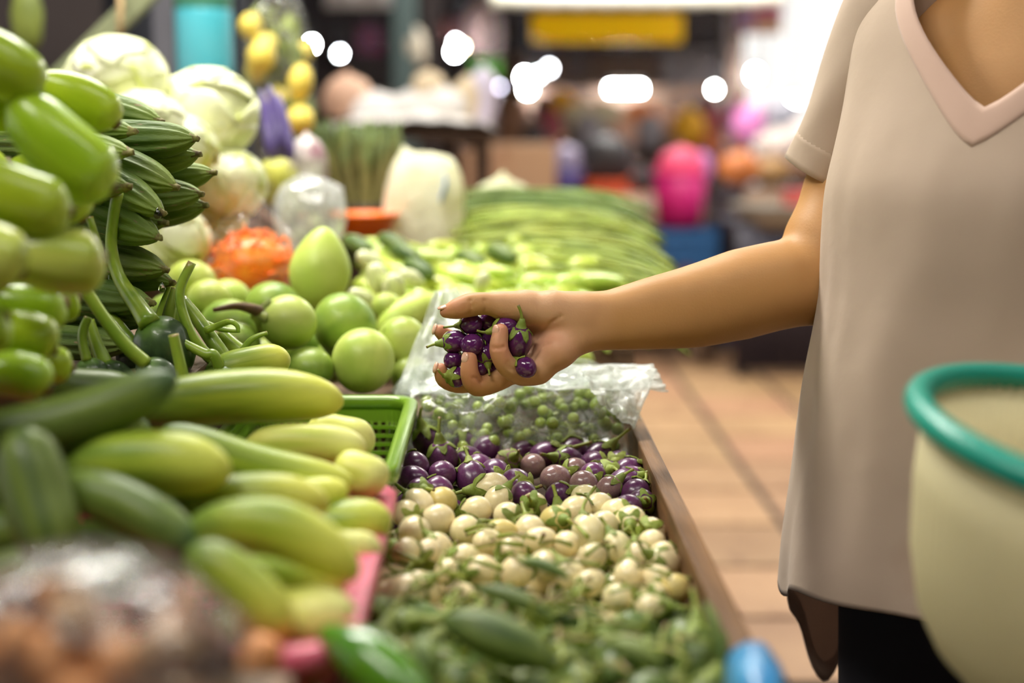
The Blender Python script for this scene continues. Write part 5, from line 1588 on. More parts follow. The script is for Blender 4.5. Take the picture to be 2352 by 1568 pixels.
def shirt_pt(phi, z, off=0.0):
    a = row(z, 3) + off; b = row(z, 4) + off
    low = max(0, (1.2 - z) / .5)
    f = 1 + low * (.030 * math.sin(3 * phi + 1.2) + .022 * math.sin(7 * phi + 2.0 * z * 3) + .010 * math.sin(13 * phi + 5 * z))
    f += (.022 * noise.noise(Vector((math.cos(phi) * 2.6, math.sin(phi) * 2.6, z * 5.5))) + .012 * noise.noise(Vector((math.cos(phi) * 6, math.sin(phi) * 6, z * 9)))) * min(1, max(.25, (1.34 - z) * 5))
    f += .010 * math.sin(5 * phi + 14 * z) * math.exp(-((z - 1.12) / .1) ** 2)
    c, s = math.cos(phi), math.sin(phi)
    e = 2 / 2.25
    x_ = math.copysign(abs(s) ** e, s) * a * f; y_ = math.copysign(abs(c) ** e, c) * b * f
    return Vector((row(z, 1), row(z, 2), z)) + RGT * x_ + FWD * y_
ZV = 1.212
def ztop(phi):
    p = (phi + math.pi) % (2 * math.pi) - math.pi
    t = min(1, abs(p) / math.radians(46))
    return ZV + (1.378 - ZV) * (t ** 1.12)
def zhem(phi):
    p = (phi + math.pi) % (2 * math.pi) - math.pi
    d = abs(p)
    # the front panel ends higher; at the side slits the back panel hangs lower
    base_ = .728 + .012 * math.cos(2 * p)
    if p > 0:
        base_ += -.02 * math.exp(-((p - 1.15) / .22) ** 2)
    k = 1 / (1 + math.exp(-(d - math.radians(86)) / .03))
    drop = -.06 - .115 * math.exp(-((d - math.radians(114)) / .24) ** 2)
    return base_ + drop * k
NU, NV = 144, 90
V = []; Fc = []
for j in range(NV + 1):
    for i in range(NU):
        ph = 2 * math.pi * i / NU - math.pi
        zt_, zh = ztop(ph), zhem(ph)
        t = (j / NV)
        V.append(shirt_pt(ph, zt_ + (zh - zt_) * t))
for j in range(NV):
    for i in range(NU):
        i2 = (i + 1) % NU
        Fc.append((j * NU + i, (j + 1) * NU + i, (j + 1) * NU + i2, j * NU + i2))
shirt = pmk('shirt', mesh('shirt', V, Fc), 'shirt')
solidify(shirt, .0016)
# neck band
V = []; Fc = []; NB = 6
for i in range(NU):
    ph = 2 * math.pi * i / NU - math.pi
    z0 = ztop(ph)
    for j in range(NB + 1):
        t = j / NB
        V.append(shirt_pt(ph, z0 + .003 - .036 * t * (1.0 if abs(ph) < 1 else .75), .0022 - .0012 * abs(2 * t - 1) ** 4))
for i in range(NU):
    i2 = (i + 1) % NU
    for j in range(NB):
        Fc.append((i * (NB + 1) + j, i * (NB + 1) + j + 1, i2 * (NB + 1) + j + 1, i2 * (NB + 1) + j))
nb = mesh('neck_band', V, Fc); nb.transform(IP)
solidify(mk('neck_band', nb, 'shirt_band', shirt), .0012)
# hem stitching band
V = []; Fc = []
for i in range(NU):
    ph = 2 * math.pi * i / NU - math.pi
    zh = zhem(ph)
    for j, (dz, of) in enumerate(((.0015, .0008), (.012, .0012), (.024, .0010), (.025, .0001))):
        V.append(shirt_pt(ph, zh + dz, of))
for i in range(NU):
    i2 = (i + 1) % NU
    for j in range(3):
        Fc.append((i * 4 + j, i2 * 4 + j, i2 * 4 + j + 1, i * 4 + j + 1))
hm = mesh('hem', V, Fc); hm.transform(IP)
mk('hem', hm, 'shirt', shirt)
# sleeves
def sleeve(path, rads, name='sleeve'):
    n = 34; seg = 48
    P = catmull(path, n); R_ = np.interp(np.linspace(0, 1, n), np.linspace(0, 1, len(rads)), rads)
    sd = lambda a, t: 1 + .03 * math.sin(3 * a + 6 * t) * t + .018 * math.sin(5 * a - 9 * t)
    v, f = tube_data(P, R_, seg, cap=False, ridge=sd)
    me = mesh(name, v, f); me.transform(IP)
    s = mk(name, me, 'shirt', shirt); solidify(s, .0016)
    k0 = n - 6
    v2, f2 = tube_data(P[k0:], [r * (1.008 if i else .996) for i, r in enumerate(R_[k0:])], seg, cap=False, ridge=lambda a, t: sd(a, (k0 + t * (n - 1 - k0)) / (n - 1)))
    me2 = mesh('cuff', v2, f2); me2.transform(IP)
    solidify(mk('cuff', me2, 'shirt', s), .0016)
    return s
sleeve([at(2125, -55, 1.465), at(2070, 30, 1.48), at(2002, 180, 1.508), at(1944, 300, 1.527), at(1888, 402, 1.545)], [pxm(q, 1.52) for q in (108, 128, 118, 105, 98)])
sleeve([bl(-.10, -.01, 1.30), bl(-.155, -.01, 1.26), LS + (LE - LS) * .3, LS + (LE - LS) * .62], [.074, .074, .064, .058])
# trousers: inflated copy of the lower body
xt = grid((.22, .86, .008)); yt = grid((1.1, 1.75, .008)); zt2 = grid((.03, 1.0, .009))
TF = Field(xt, yt, zt2)
add_ell(TF, bl(0, -.015, .86), (.168, .120, .13), (RGT, FWD, ZZ), .02)
for s in (-1, 1):
    add_chain(TF, [bl(.085 * s, -.01, .80), bl(.09 * s, .015, .47), bl(.092 * s, -.02, .10)], [.100, .075, .06], .03, .02)
sl, g = TF.sub((0, 0, 0), (2, 2, 2))
TF.V = np.maximum(np.maximum(TF.V, .06 - g[2]), g[2] - .95)
tv, tf = surface_nets(TF.V, xt, yt, zt2)
pmk('trousers', np_mesh('trousers', tv, tf), 'trousers')
# hair
V, Fc = lathe_data([(0, -.17), (.06, -.16), (.085, -.08), (.094, .0), (.09, .06), (.06, .10), (0, .115)], 28)
V = [bl(v[0] * .92, -.012 + v[1] * .9 - .02 * (v[2] < -.02), 1.54 + v[2]) for v in V]
pmk('hair', mesh('hair', V, Fc), 'hair')
for s in (-1, 1):
    v, f = tube_data(catmull([bl(.09 * s, -.07, .045), bl(.093 * s, .0, .05), bl(.10 * s, .07, .04), bl(.103 * s, .12, .03)], 10), [.03, .046, .048, .048, .047, .046, .044, .04, .034, .02], 18)
    pmk('shoe', mesh('shoe', v, f), 'shoe')

# ------------------------------------------------------------------ eggplants in the hand
HE = [  # px, py, mm, r px, direction (image right, image up, toward camera), stretch, label
    (1083, 744, -2, 25, (-.9, -.1, -.4), 1.0, 'dark eggplant held under the thumb with its stem curling behind it'),
    (1125, 737, 6, 25, (.2, .2, -1), 1.0, 'eggplant in the hand tucked under the thumb joint'),
    (1162, 752, -12, 26, (-1, -.25, .1), 1.05, 'wet eggplant above the little finger tip with its green calyx pointing left'),
    (1192, 786, -16, 31, (.14, 1, .38), 1.08, 'largest eggplant in the palm with its calyx standing straight up'),
    (1209, 844, -26, 24.5, (-.9, .7, -.6), 1.0, 'eggplant lying outside the little finger at the edge of the hand'),
    (1047, 784, 4, 27, (-1, -.12, .25), 1.05, 'eggplant at the fingertips with a long stem pointing left'),
    (1086, 792, -10, 27, (.5, .1, -1), 1.05, 'round dark eggplant in the centre of the handful'),
    (1114, 811, -2, 24, (.25, -1, .5), 1.0, 'eggplant behind the little finger with its stem hanging over the palm'),
    (1042, 826, 6, 23, (.4, .3, -1), 1.0, 'shaded brownish eggplant between middle and index fingertips'),
    (1050, 866, 2, 25, (-.7, .1, .7), 1.0, 'eggplant cradled by the middle finger with a hooked calyx'),
    (1102, 846, -2, 21, (-.2, .2, -1), 1.0, 'small eggplant showing beside the ring finger'),
    (1118, 772, 12, 26, (.1, .2, -1), 1.0, 'dark eggplant deep inside the handful'),
    (1126, 852, 8, 22, (.2, .4, -1), 1.0, 'dark eggplant deep behind ring and little fingers'),
    (1150, 800, 10, 26, (.2, .4, -1), 1.0, 'shaded eggplant behind the little finger against the palm'),
]
for i, (px, py, mm, rp, dv, st_, lab) in enumerate(HE):
    d = RT * dv[0] + UP * dv[1] - FW * dv[2]
    eggplant('purple_eggplant', lab, hp(px, py, mm), hr(rp) * .97, d, 'hand_purple', 'purple eggplants held in the hand', [4, 1, 0, 2, 3, 5, 1, 2, 4, 3, 0, 1, 2, 4][i], True, (1, 1, st_))

# ------------------------------------------------------------------ cream shopping basket with teal rim
kb = empty('handheld_basket', 'cream plastic basket with a thick teal rim held at the right', 'basket', at(2612, 1040, .97))
kb.rotation_mode = 'QUATERNION'
kb.rotation_quaternion = Matrix.Rotation(math.radians(9), 3, tuple(FW)).to_quaternion() @ Matrix.Rotation(math.radians(7), 3, 'X').to_quaternion()
RB = .148
prof_o = [(.0, -.196), (.05, -.195), (.075, -.186), (.098, -.168), (.116, -.142), (.130, -.10), (.139, -.05), (.143, .0), (.140, .0), (.136, -.05), (.127, -.10), (.113, -.139), (.095, -.164), (.073, -.181), (.05, -.19), (.0, -.191)]
rib = lambda a, t: 1 + .006 * math.cos(84 * a)
mk('bowl', lathe('bowl', prof_o, 336, rib), 'cream_plastic', kb)
mk('rim', mesh('rim', *tube_data([(RB * math.cos(a), RB * math.sin(a), .004) for a in np.linspace(0, 2 * math.pi, 73)], [.0102] * 73, 14, cap=False, up=(0, 0, 1))), 'teal_plastic', kb)
for k in range(1):
    z = -.186; r = .0745
    mk('hoop', mesh('hoop', *tube_data([(r * math.cos(a), r * math.sin(a), z) for a in np.linspace(0, 2 * math.pi, 61)], [.0018] * 61, 8, cap=False, up=(0, 0, 1))), 'cream_plastic', kb)
for k, (dx, dy) in enumerate(((-.012, -.01), (.05, .03), (.045, -.05), (.01, .06), (-.03, -.06))):
    q = kb.rotation_quaternion @ Vector((dx, dy, -.163)) + kb.location
    tag(mk('shallot', lathe('shallot', [(0, -1), (.5, -.85), (.95, -.2), (.85, .35), (.4, .9), (.15, 1.3), (0, 1.5)], 18), 'shallot', None, q, quat((random.uniform(-.6, .6), random.uniform(-.6, .6), 1)), .024),
        ['reddish brown bulb lying nearest the middle of the cream basket', 'reddish brown bulb at the far side inside the cream basket', 'reddish brown bulb at the near right inside the cream basket', 'reddish brown bulb at the back inside the cream basket', 'reddish brown bulb at the near left inside the cream basket'][k], 'bulb', 'bulbs in the cream basket')
# ------------------------------------------------------------------ background of the market hall (out of focus)
def wx(px, d):
    return at(px, 285, d).x
def wz(py, d):
    return at(1138, py, d).z
def yat(d):
    return at(1138, 285, d).y

def table(label, px0, px1, d, ztop_, depth, mat, cloth=None):
    x0, x1 = wx(px0, d), wx(px1, d); y = yat(d)
    e = empty('market_stand', label, 'table', ((x0 + x1) / 2, y + depth / 2, 0))
    hx, hy = (x1 - x0) / 2, depth / 2
    mk('table_top', boxm('table_top', -hx, hx, -hy, hy, ztop_ - .03, ztop_, .004), mat, e)
    for sx in (-1, 1):
        for sy in (-1, 1):
            cx, cy = sx * (hx - .04), sy * (hy - .04)
            mk('leg', boxm('leg', cx - .025, cx + .025, cy - .025, cy + .025, 0, ztop_ - .03, .003), mat, e)
    if cloth:
        V = []; n = 60
        for k in range(n + 1):
            u = -hx - .005 + (2 * hx + .01) * k / n
            w_ = .012 * math.sin(k * 1.1)
            V += [(u, -hy - .008, ztop_ + .004), (u, -hy - .02 + w_ * .5, ztop_ - .2), (u, -hy - .03 + w_, .05)]
        Fq = []
        for k in range(n):
            for j in range(2):
                Fq.append((k * 3 + j, k * 3 + j + 1, k * 3 + 4 + j, k * 3 + 3 + j))
        solidify(mk('cloth_front', mesh('cloth_front', V, Fq), cloth, e), .004)
    return e

BK = {}
def bucket(label, px, py0, py1, d, wpx, mat, rimm=None, handle=True, cat='bucket', name='bucket', taper=.8):
    """py0 top, py1 bottom"""
    b = at(px, py1, d); h = (at(px, py0, d) - b).length; r = pxm(wpx / 2, d)
    e = empty(name, label, cat, (b.x, b.y, b.z))
    mk('body', lathe('body', [(0, 0), (r * taper, 0), (r * (taper + (1 - taper) * .5), h * .5), (r, h * .97), (r * .95, h * .97), (r * taper * .9, h * .04), (0, h * .04)], 24), mat, e)
    mk('rim', mesh('rim', *tube_data([(r * math.cos(a), r * math.sin(a), h * .97) for a in np.linspace(0, 2 * math.pi, 33)], [r * .06] * 33, 8, cap=False, up=(0, 0, 1))), rimm or mat, e)
    if handle:
        mk('handle', tube('handle', [(r * 1.02 * math.cos(a), -r * .2 - r * .5 * math.sin(a), h * .95 - r * .35 * math.sin(a)) for a in np.linspace(0, math.pi, 15)], r * .025, 6), 'grey_metal', e)
    return e

def crate(label, px, py0, py1, d, wpx, mat):
    b = at(px, py1, d); h = (at(px, py0, d) - b).length; hw = pxm(wpx / 2, d); hd = hw * .7
    e = empty('plastic_crate', label, 'crate', (b.x, b.y, b.z))
    nsl = 4
    for k in range(nsl):
        z0 = h * k / nsl + .004; z1 = h * (k + 1) / nsl - .010
        for nm, bx_ in (('slat', (-hw, hw, -hd, -hd + .012)), ('slat', (-hw, hw, hd - .012, hd)), ('slat', (-hw, -hw + .012, -hd + .012, hd - .012)), ('slat', (hw - .012, hw, -hd + .012, hd - .012))):
            mk(nm, boxm(nm, *bx_, z0, z1), mat, e)
    for sx in (-1, 1):
        for sy in (-1, 1):
            cx, cy = sx * (hw - .008), sy * (hd - .008)
            mk('corner_post', boxm('corner_post', cx - .01, cx + .01, cy - .01, cy + .01, 0, h), mat, e)
    mk('bottom', boxm('bottom', -hw + .012, hw - .012, -hd + .012, hd - .012, 0, .01), mat, e)
    return e

def sack(label, px, py, d, wpx, hpx, mat, seed, name='bag', cat='bag', group=None):
    c = at(px, py, d); hx = pxm(wpx / 2, d); hz = pxm(hpx / 2, d)
    me = bag_mesh(name, (hx, hx * .7, hz), seed, .10, .12, [((0, 0, 1), (0, 0, hz * 1.35), .05)], 2.5, 30, 20)
    return tag(mk(name, me, mat, None, c), label, cat, group)

def carton(label, px, py0, py1, d, wpx, mat, name='box', cat='box', ry=.7):
    b = at(px, py1, d); h = (at(px, py0, d) - b).length; hw = pxm(wpx / 2, d)
    e = empty(name, label, cat, (b.x, b.y, b.z))
    mk('body', boxm('body', -hw, hw, -hw * ry, hw * ry, 0, h, .006), mat, e)
    for s in (-1, 1):
        V = [(s * hw, -hw * ry, h), (s * hw, hw * ry, h), (s * hw * 1.3, hw * ry, h + hw * .25), (s * hw * 1.3, -hw * ry, h + hw * .25)]
        solidify(mk('flap', mesh('flap', V, [(0, 1, 2, 3)]), mat, e), .004)
    return e

def lamp(label, px, py, d, r, col, strength, long=0, zc=3.18):
    k_ = .62 if not long else .8
    r *= k_; strength /= k_ * k_
    c = at(px, py, d)
    e = empty('hanging_lamp', label, 'lamp', c, 'hanging lamps in the far hall')
    nm = 'glow_%d_%d' % (int(strength), int(col[2] * 100))
    if nm not in MATS:
        pm(nm, (1, 1, 1), emit=col, emits=strength)
    if long:
        L = pxm(long / 2, d)
        mk('lamp_tube', tube('lamp_tube', [(-L, 0, 0), (L, 0, 0)], r, 12), nm, e)
        mk('housing', boxm('housing', -L, L, -r * 1.4, r * 1.4, r * 1.1, r * 2.6, .004), 'lamp_white', e)
    else:
        mk('bulb', lathe('bulb', [(0, -r), (r * .7, -r * .75), (r, 0), (r * .8, r * .7), (r * .45, r * 1.2), (0, r * 1.25)], 16), nm, e)
        mk('socket', lathe('socket', [(0, r * 1.2), (r * .5, r * 1.2), (r * .5, r * 2.2), (0, r * 2.2)], 12), 'steel_navy', e)
    mk('cord', tube('cord', [(0, 0, r * 1.2), (0, 0, zc - c.z)], .004, 6), 'steel_navy', e)
    return e

sack('olive green leafy bundle hanging at the top left corner', 62, 45, 3.0, 70, 130, 'leaf_olive', 211, 'greens_bundle', 'greens')
mk('twine', tube('twine', [(0, 0, .06), (0, 0, 3.15 - at(62, 45, 3.0).z)], .003, 6), 'twine', COL.objects['greens_bundle'])
cool = (.93, 1, .98); warm = (1, .72, .42)
lamp('cool white lamp farthest left, above the stalk bundle', 716, 103, 11.0, .034, cool, 130)
lamp('bluish lamp next to the far left one, slightly lower', 781, 124, 11.2, .030, (.88, .96, 1), 40)
lamp('bright cool lamp in front of the red panel', 1044, 120, 11.0, .042, cool, 140)
lamp('second cool lamp just above the bright one by the red panel', 1046, 98, 11.6, .026, (.95, .95, 1), 90)
lamp('orange lamp touching the bright one by the red panel', 1062, 108, 11.3, .024, warm, 34)
lamp('cool lamp at the upper left of the central cluster', 1205, 178, 11.0, .05, cool, 100)
lamp('brightest lamp in the middle of the central cluster', 1212, 205, 11.0, .055, cool, 120)
lamp('dim lamp at the upper right of the central cluster', 1262, 158, 11.4, .04, (.95, .97, 1), 16)
lamp('cool lamp between the cluster and the dim one', 1238, 172, 11.4, .036, cool, 30)
lamp('faint violet lamp left of the central cluster', 1147, 200, 11.2, .026, (.8, .75, 1), 5)
lamp('faint orange lamp right of the central cluster', 1327, 225, 11.2, .028, (1, .66, .45), 9)
lamp('long fluorescent tube below the yellow sign', 1437, 204, 11.0, .034, cool, 90, 76)
lamp('round white lamp right of the long tube', 1641, 206, 11.0, .034, (1, .98, .96), 60)
lamp('white lamp beside the sleeve', 1822, 236, 10.8, .06, (1, .98, .95), 40)
lamp('wide white lamp at the left end of the bright opening', 1735, 172, 11.0, .06, cool, 60)
lamp('pale lamp above the navy draped table', 1752, 440, 8.2, .026, (.92, .92, 1), 12)

# awning, sign, banners
d = 9.6
aw = empty('white_awning', 'white translucent awning along the top above the yellow sign', 'awning', (0, 0, 0))
x0, x1 = wx(1128, d), wx(1735, d)
zb_ = wz(40, d)
V = []; Fc = []
for k in range(41):
    x = x0 + (x1 - x0) * k / 40; sc_ = .012 * abs(math.sin(k * math.pi / 4))
    V += [(x, yat(d) - .9, zb_ - .015 + sc_), (x, yat(d) - .9, zb_ + .12), (x, yat(d) + 1.2, zb_ + .62)]
for k in range(40):
    for j in range(2):
        Fc.append((k * 3 + j, k * 3 + 3 + j, k * 3 + 4 + j, k * 3 + 1 + j))
solidify(mk('canvas', mesh('canvas', V, Fc), pm('canvas', lin(250, 248, 226), lin(255, 252, 236), rough=.7, scale=2, sheen=.1), aw), .006)
for x in (x0 + .02, x1 - .02):
    mk('pole', tube('pole', [(x, yat(d) + 1.15, 0), (x, yat(d) + 1.15, zb_ + .6)], .02, 8), 'grey_metal', aw)
    mk('strut', tube('strut', [(x, yat(d) + 1.15, zb_ + .5), (x, yat(d) - .88, zb_ + .12)], .012, 8), 'grey_metal', aw)
d = 10.4
sg = empty('yellow_sign', 'plain yellow backlit sign board under the white awning', 'sign', (0, 0, 0))
mk('board', boxm('board', wx(1222, d), wx(1565, d), yat(d), yat(d) + .1, wz(97, d), wz(33, d), .01), pm('sign_yellow', lin(240, 186, 0), lin(246, 200, 20), rough=.5, scale=1, emit=lin(240, 186, 0), emits=.35), sg)
for px in (1240, 1548):
    mk('hanger', tube('hanger', [(wx(px, d), yat(d) + .05, wz(33, d)), (wx(px, d), yat(d) + .05, 3.2)], .01, 6), 'grey_metal', sg)
for k in range(4):   # stiles of the lit box
    px = 1308 + 85 * k - 40
    mk('stile', boxm('stile', wx(px, d) - .006, wx(px, d) + .006, yat(d) - .004, yat(d), wz(97, d), wz(33, d)), 'sign_yellow', sg)
def banner(label, px0, px1, py0, py1, d, mat):
    V = []; Fc = []
    for k in range(13):
        x = wx(px0, d) + (wx(px1, d) - wx(px0, d)) * k / 12
        V += [(x, yat(d) + .01 * math.sin(k), wz(py1, d)), (x, yat(d) + .006 * math.sin(k * 1.3), wz(py0, d))]
    for k in range(12):
        Fc.append((k * 2, k * 2 + 2, k * 2 + 3, k * 2 + 1))
    e = empty('banner', label, 'banner', (0, 0, 0))
    solidify(mk('cloth', mesh('cloth', V, Fc), mat, e), .004)
    mk('rod', tube('rod', [(wx(px0, d) - .02, yat(d), wz(py0, d)), (wx(px1, d) + .02, yat(d), wz(py0, d))], .008, 6), 'grey_metal', e)
    mk('hanger', tube('hanger', [((wx(px0, d) + wx(px1, d)) / 2, yat(d), wz(py0, d)), ((wx(px0, d) + wx(px1, d)) / 2, yat(d), 3.25)], .006, 6), 'grey_metal', e)
    return e
banner('magenta banner at the edge of the bright opening', 1728, 1790, -40, 38, 9.0, flat('magenta', (226, 60, 150)))
banner('lilac banner left of the magenta one', 1690, 1728, -40, 70, 9.1, flat('lilac_b', (196, 176, 220)))
banner('small orange banner below the magenta one', 1700, 1790, 40, 80, 9.2, flat('orange_b', (240, 190, 150)))
banner('dull red hanging cloth behind the bright cool lamp', 1000, 1120, 40, 105, 12.2, flat('redcloth', (110, 58, 52)))
banner('dim purple hanging cloth right of the far left lamps', 825, 880, 60, 125, 12.4, flat('dimpurple', (110, 58, 84)))
banner('grey white hanging sheet at the top left of the hall', 752, 900, -60, 22, 8.0, flat('greysheet', (206, 206, 206)))
banner('green hanging cloth above the white table', 1085, 1150, 130, 185, 9.0, flat('greencloth', (80, 150, 50)))
d = 8.4
post('green_grey_column', 'green grey column standing behind the white covered table', 905, 958, d, 0, 3.3, flat('colgreen', (74, 90, 88)))
post('dark_column', 'dark square column behind the green grey one', 975, 1010, 9.6, 0, 3.3, 'wall_dark')
post('brown_column', 'brown column at the edge of the bright opening', 1655, 1700, 11.3, 0, 3.3, 'wall_brown')
sack('beige bundle tied to the green grey column', 948, 112, 8.33, 58, 95, flat('beigeb', (176, 166, 146)), 71)
carton('dark shelf box under the yellow sign', 1600, 118, 200, 11.4, 150, 'wall_dark')
bb_ = [o for o in COL.objects if o.get('label') == 'beige bundle tied to the green grey column'][0]
mk('cord', tube('cord', [(0, 0, .1), (0, 0, 3.17 - bb_.location.z)], .004, 6), 'twine', bb_)
# support shelf for that box
struct(mk('trim_4', boxm('back_counter', wx(1200, 11.6), wx(1700, 11.6), yat(11.2), yat(11.9), 0, wz(200, 11.4) - .002, .01), 'wall_brown'))

# white covered table in the middle distance
T1 = table('stand covered with a white sheet in the left middle distance', 745, 1135, 4.6, wz(300, 4.6), .5, 'wood_dark', None)
V = []; Fc = []; n, m = 30, 10
x0, x1 = wx(742, 4.6), wx(1138, 4.6)
for j in range(m + 1):
    for k in range(n + 1):
        u = k / n; v = j / m
        V.append((x0 + (x1 - x0) * u, yat(4.6) - .01 + .52 * v, wz(300, 4.6) + .006 + (.045 + .03 * noise.noise(Vector((u * 6, v * 4, 1)))) * math.sin(math.pi * u) ** .5 * math.sin(math.pi * min(1, v + .25))))
for j in range(m):
    for k in range(n):
        Fc.append((j * (n + 1) + k, j * (n + 1) + k + 1, (j + 1) * (n + 1) + k + 1, (j + 1) * (n + 1) + k))
solidify(mk('sheet', mesh('sheet', V, Fc), 'sheet_white', T1, (-(x0 + x1) / 2, -(yat(4.6) + .25), 0)), .006)
for k, (px, py, w_, h_, mt) in enumerate(((800, 215, 100, 90, 'peach'), (865, 245, 120, 70, 'sheet_white'), (940, 245, 110, 75, 'sheet_white'), (1020, 240, 120, 80, 'sheet_white'), (1075, 220, 70, 90, 'cream_b'), (1110, 215, 60, 120, 'lilac_w'), (770, 225, 60, 70, 'peach'), (985, 190, 70, 60, 'cream_b'))):
    flat('cream_b', (226, 204, 168)); flat('lilac_w', (214, 204, 222))
    sack(['peach coloured', 'first white', 'second white', 'third white', 'cream', 'lilac white', 'small peach', 'upper cream'][k] + ' bag heaped on the white covered stand', px, py + 8, 4.8, w_, h_, mt, 80 + k, group='bags on the white covered stand')
tag(mk('cloth_bundle', bag_mesh('cloth_bundle', (.15, .1, .26), 91, .1, .12, [((0, 0, 1), (0, 0, .2), .06)], 2.4, 30, 20), flat('pinkgrey', (176, 146, 142)), None, at(1112, 75, 11.9)), 'pinkish grey cloth bundle hanging above the white covered stand', 'cloth')
mk('cord', tube('cord', [(0, 0, .15), (0, 0, 3.15 - at(1112, 75, 11.9).z)], .003, 6), 'twine', COL.objects['cloth_bundle'])
post('dark_post', 'dark post above the white covered stand', 985, 1000, 6.2, 0, 3.3, 'wall_dark')

# goods between beans and aisle
D = 7.4
T2 = table('low wooden bench carrying buckets and crates beside the aisle', 1255, 1655, D - .5, wz(648, D), 1.2, 'wood_dark')
carton('brown cardboard box behind the long beans', 1200, 330, 470, 6.8, 150, flat('cardboard', (176, 140, 108)))
carton('cardboard box left of the purple bucket', 1110, 345, 480, 6.7, 90, flat('cardboard2', (170, 130, 100)))
sack('cream sack lying behind the top of the long beans', 1155, 500, 3.2, 150, 165, flat('creamsack', (214, 212, 170)), 101)
T3 = table('rough wooden stand behind the long beans', 1040, 1240, 6.5, wz(476, 6.6), .7, 'wood_dark')
crate('dark plastic crate under the purple bucket', 1300, 450, 645, D, 92, flat('crate_dark', (60, 50, 56)))
bucket('purple bucket with a lilac lid left of the black bag', 1302, 385, 450, D, 78, flat('purpleb', (84, 72, 140)), flat('lilacb', (160, 150, 176)))
sack('lilac bag standing in the purple bucket', 1302, 362, D, 62, 50, flat('lilacb', (160, 150, 176)), 107)
crate('red plastic crate under the black bag', 1400, 500, 645, D, 140, flat('crate_red', (196, 52, 44)))
sack('black plastic bag bulging behind the red goods', 1392, 365, D + .05, 125, 100, flat('blackb', (42, 38, 40)), 111)
carton('orange red box under the black bag', 1392, 415, 500, D, 90, flat('orangered', (196, 76, 34)))
bucket('white and red bucket right of the orange red box', 1440, 440, 500, D - .1, 70, flat('whiteb', (216, 190, 160)), flat('redrim', (196, 52, 44)))
bucket('red tub below the white bucket', 1418, 500, 560, D - .35, 90, flat('redtub', (204, 56, 46)), None)
bucket('pinkish white tub under the red tub', 1425, 560, 645, D - .35, 80, flat('pinkw', (222, 190, 176)), None)
bucket('magenta bucket on the blue crate beside the aisle', 1560, 395, 520, D, 125, flat('magb', (206, 30, 120)), None)
sack('pink bag puffing out of the magenta bucket', 1565, 380, D, 105, 70, flat('pinkb', (240, 90, 130)), 113)
sack('lilac bag beside the pink bag', 1612, 385, D + .1, 50, 60, flat('lilac2', (176, 130, 196)), 117)
crate('blue plastic crate under the magenta bucket', 1572, 520, 645, D, 140, flat('crate_blue', (44, 96, 150)))
tag(mk('dark_red_ball', lathe('dark_red_ball', [(0, -.05), (.035, -.04), (.05, 0), (.035, .04), (0, .052)], 18), flat('darkred', (96, 30, 30)), None, at(1570, 640, D + .0) + Vector((0, -.10, .03))), 'dark red round fruit in front of the blue crate', 'fruit')
crate('dark crate behind the magenta bucket', 1660, 430, 645, D + .3, 80, flat('crate_dark', (60, 50, 56)))
# far stall row
D2 = 9.4
T4 = table('far stall draped with a brown cloth in the middle of the hall', 1150, 1660, D2 - .5, wz(445, D2 - .5), .45, 'wood_dark', flat('browncloth', (116, 84, 66)))
cols = [('orange', (232, 140, 80)), ('yellow', (230, 170, 0)), ('white', (226, 218, 206)), ('pink', (214, 110, 170)), ('brown', (140, 98, 70)), ('violet', (140, 110, 170)), ('grey', (150, 144, 150)), ('cream', (214, 204, 172)), ('peach', (226, 176, 150)), ('rust', (190, 100, 50)), ('crimson', (150, 60, 70)), ('dark', (66, 54, 56))]
FAR = [(1180, 300, 70, 110, 4), (1225, 345, 60, 100, 11), (1262, 300, 60, 90, 10), (1290, 260, 60, 60, 1), (1330, 290, 80, 70, 7), (1390, 285, 90, 70, 7), (1350, 330, 60, 80, 6), (1430, 300, 70, 70, 8), (1470, 270, 80, 70, 0), (1490, 330, 60, 80, 6),
       (1520, 275, 60, 60, 8), (1580, 315, 70, 90, 1), (1545, 340, 50, 70, 4), (1630, 300, 60, 60, 10), (1640, 370, 90, 80, 9), (1700, 290, 60, 70, 3), (1680, 350, 80, 70, 0), (1250, 250, 50, 50, 11), (1310, 220, 50, 50, 0), (1470, 395, 70, 50, 11), (1530, 390, 60, 50, 11), (1620, 250, 60, 50, 11)]
def on_step(d0, steps, px, py, w_, h_, label, mat, seed, name, group):
    """stand a bag on the step whose edge is nearest to its foot"""
    foot = py + h_ * .5
    i = min(range(len(steps)), key=lambda q: abs(steps[q] - foot))
    dd = d0 + .13 + .24 * i
    o = sack(label, px, py, dd, w_ * 1.05, h_, mat, seed, name, 'bag', group)
    lo = min(v.co.z for v in o.data.vertices)
    o.location.z = wz(steps[i], d0 + .13 + .24 * i) - lo + .001
    return o
def stepped(name, label, d0, steps, px0, px1, mat):
    e = empty(name, label, 'rack', (0, 0, 0))
    for i, py in enumerate(steps):
        y0 = yat(d0 + .24 * i); z = wz(py, d0 + .13 + .24 * i)
        mk('shelf', boxm('shelf', wx(px0, d0), wx(px1, d0), y0, y0 + .245, z - .02, z, .003), mat, e)
        for u in (0, .333, .667, 1):
            x = wx(px0, d0) + (wx(px1, d0) - wx(px0, d0)) * u
            mk('upright', boxm('upright', x - .015, x + .015, y0 + .1, y0 + .13, 0, z - .02), mat, e)
    return e
STEPS = (432, 392, 350, 312, 275)
stepped('goods_rack', 'dark stepped rack holding the stacked goods of the far stall', D2, STEPS, 1150, 1715, 'wood_dark')
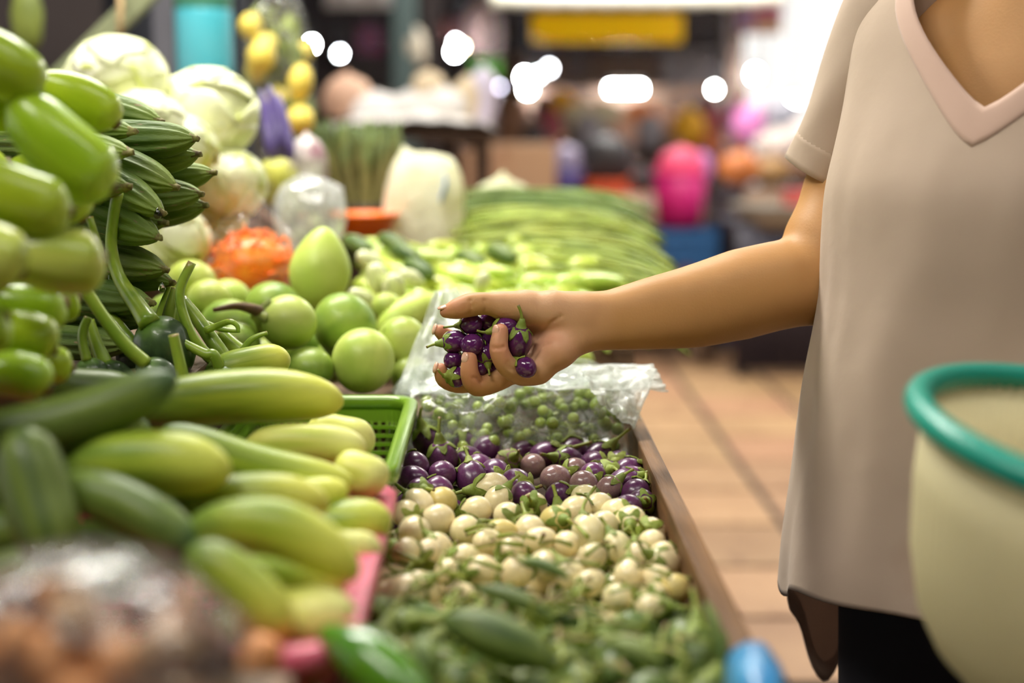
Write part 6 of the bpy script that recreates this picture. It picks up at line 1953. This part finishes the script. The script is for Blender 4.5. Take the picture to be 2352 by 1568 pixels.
for k, (px, py, w_, h_, c) in enumerate(FAR):
    nm, rgb = cols[c]
    flat('far_' + nm, rgb)
    where = 'left of the tube lamp' if px < 1360 else ('under the tube lamp' if px < 1510 else 'right of the tube lamp')
    hgt = 'high' if py < 280 else ('midway' if py < 335 else 'low')
    on_step(D2, STEPS, px, py, w_, h_, '%s out-of-focus goods stacked %s on the far stall %s' % (nm, hgt, where), 'far_' + nm, 130 + k, 'goods_bag', 'out-of-focus goods on the far stall')
# navy draped table with a pan beside the arm
D3 = 6.6
T5 = table('table draped with navy cloth behind the elbow', 1700, 2060, D3, wz(520, D3), .8, 'steel_navy', flat('navy', (44, 40, 58)))
bucket('wide grey pan on the navy draped table', 1775, 470, 520, D3 + .2, 190, flat('pan', (150, 142, 130)), None, False, 'pan', 'grey_pan', .75)
ST2 = (428, 378, 335, 292)
stepped('back_rack', 'grey stepped rack behind the sleeve carrying pale bags', 8.0, ST2, 1725, 2080, 'grey_metal')
T6 = table('stand with coloured goods behind the navy draped table', 1690, 2080, 7.55, wz(440, 7.55), .35, 'wood_dark', flat('clothtan', (130, 96, 66)))
for k, (px, py, w_, h_, rgb, nm) in enumerate(((1720, 300, 70, 80, (216, 130, 190), 'pink'), (1700, 385, 90, 70, (206, 120, 60), 'orange'), (1780, 330, 90, 70, (222, 206, 196), 'pale'), (1840, 320, 80, 90, (226, 212, 206), 'whitish'), (1770, 390, 80, 60, (170, 130, 80), 'tan'),
                                              (1850, 400, 80, 60, (120, 84, 60), 'brown'), (1745, 250, 70, 70, (206, 196, 206), 'grey lilac'), (1890, 380, 70, 80, (226, 150, 140), 'salmon'), (1800, 260, 70, 60, (170, 170, 180), 'grey'))):
    on_step(8.0, ST2, px, py, w_, h_, '%s bag on the tan draped stand behind the sleeve' % nm, flat('s6_%d' % k, rgb), 170 + k, 'bag', 'bags on the tan draped stand')
bucket('red tub beside the upper arm', 1850, 440, 520, D3 + .35, 110, flat('redtub2', (216, 84, 74)), None, False)
# dark bin on the tiles under the arm, purple stool leg
bucket('small blue tub on the tiles under the forearm', 1650, 740, 795, 7.6, 70, flat('bluetub', (60, 66, 110)), None, False, 'tub', 'blue_tub', .85)

# small lamps are found by the camera and bounce rays; the hall is lit by the fixtures' area lights
for m in bpy.data.materials:
    m.cycles.emission_sampling = 'NONE'
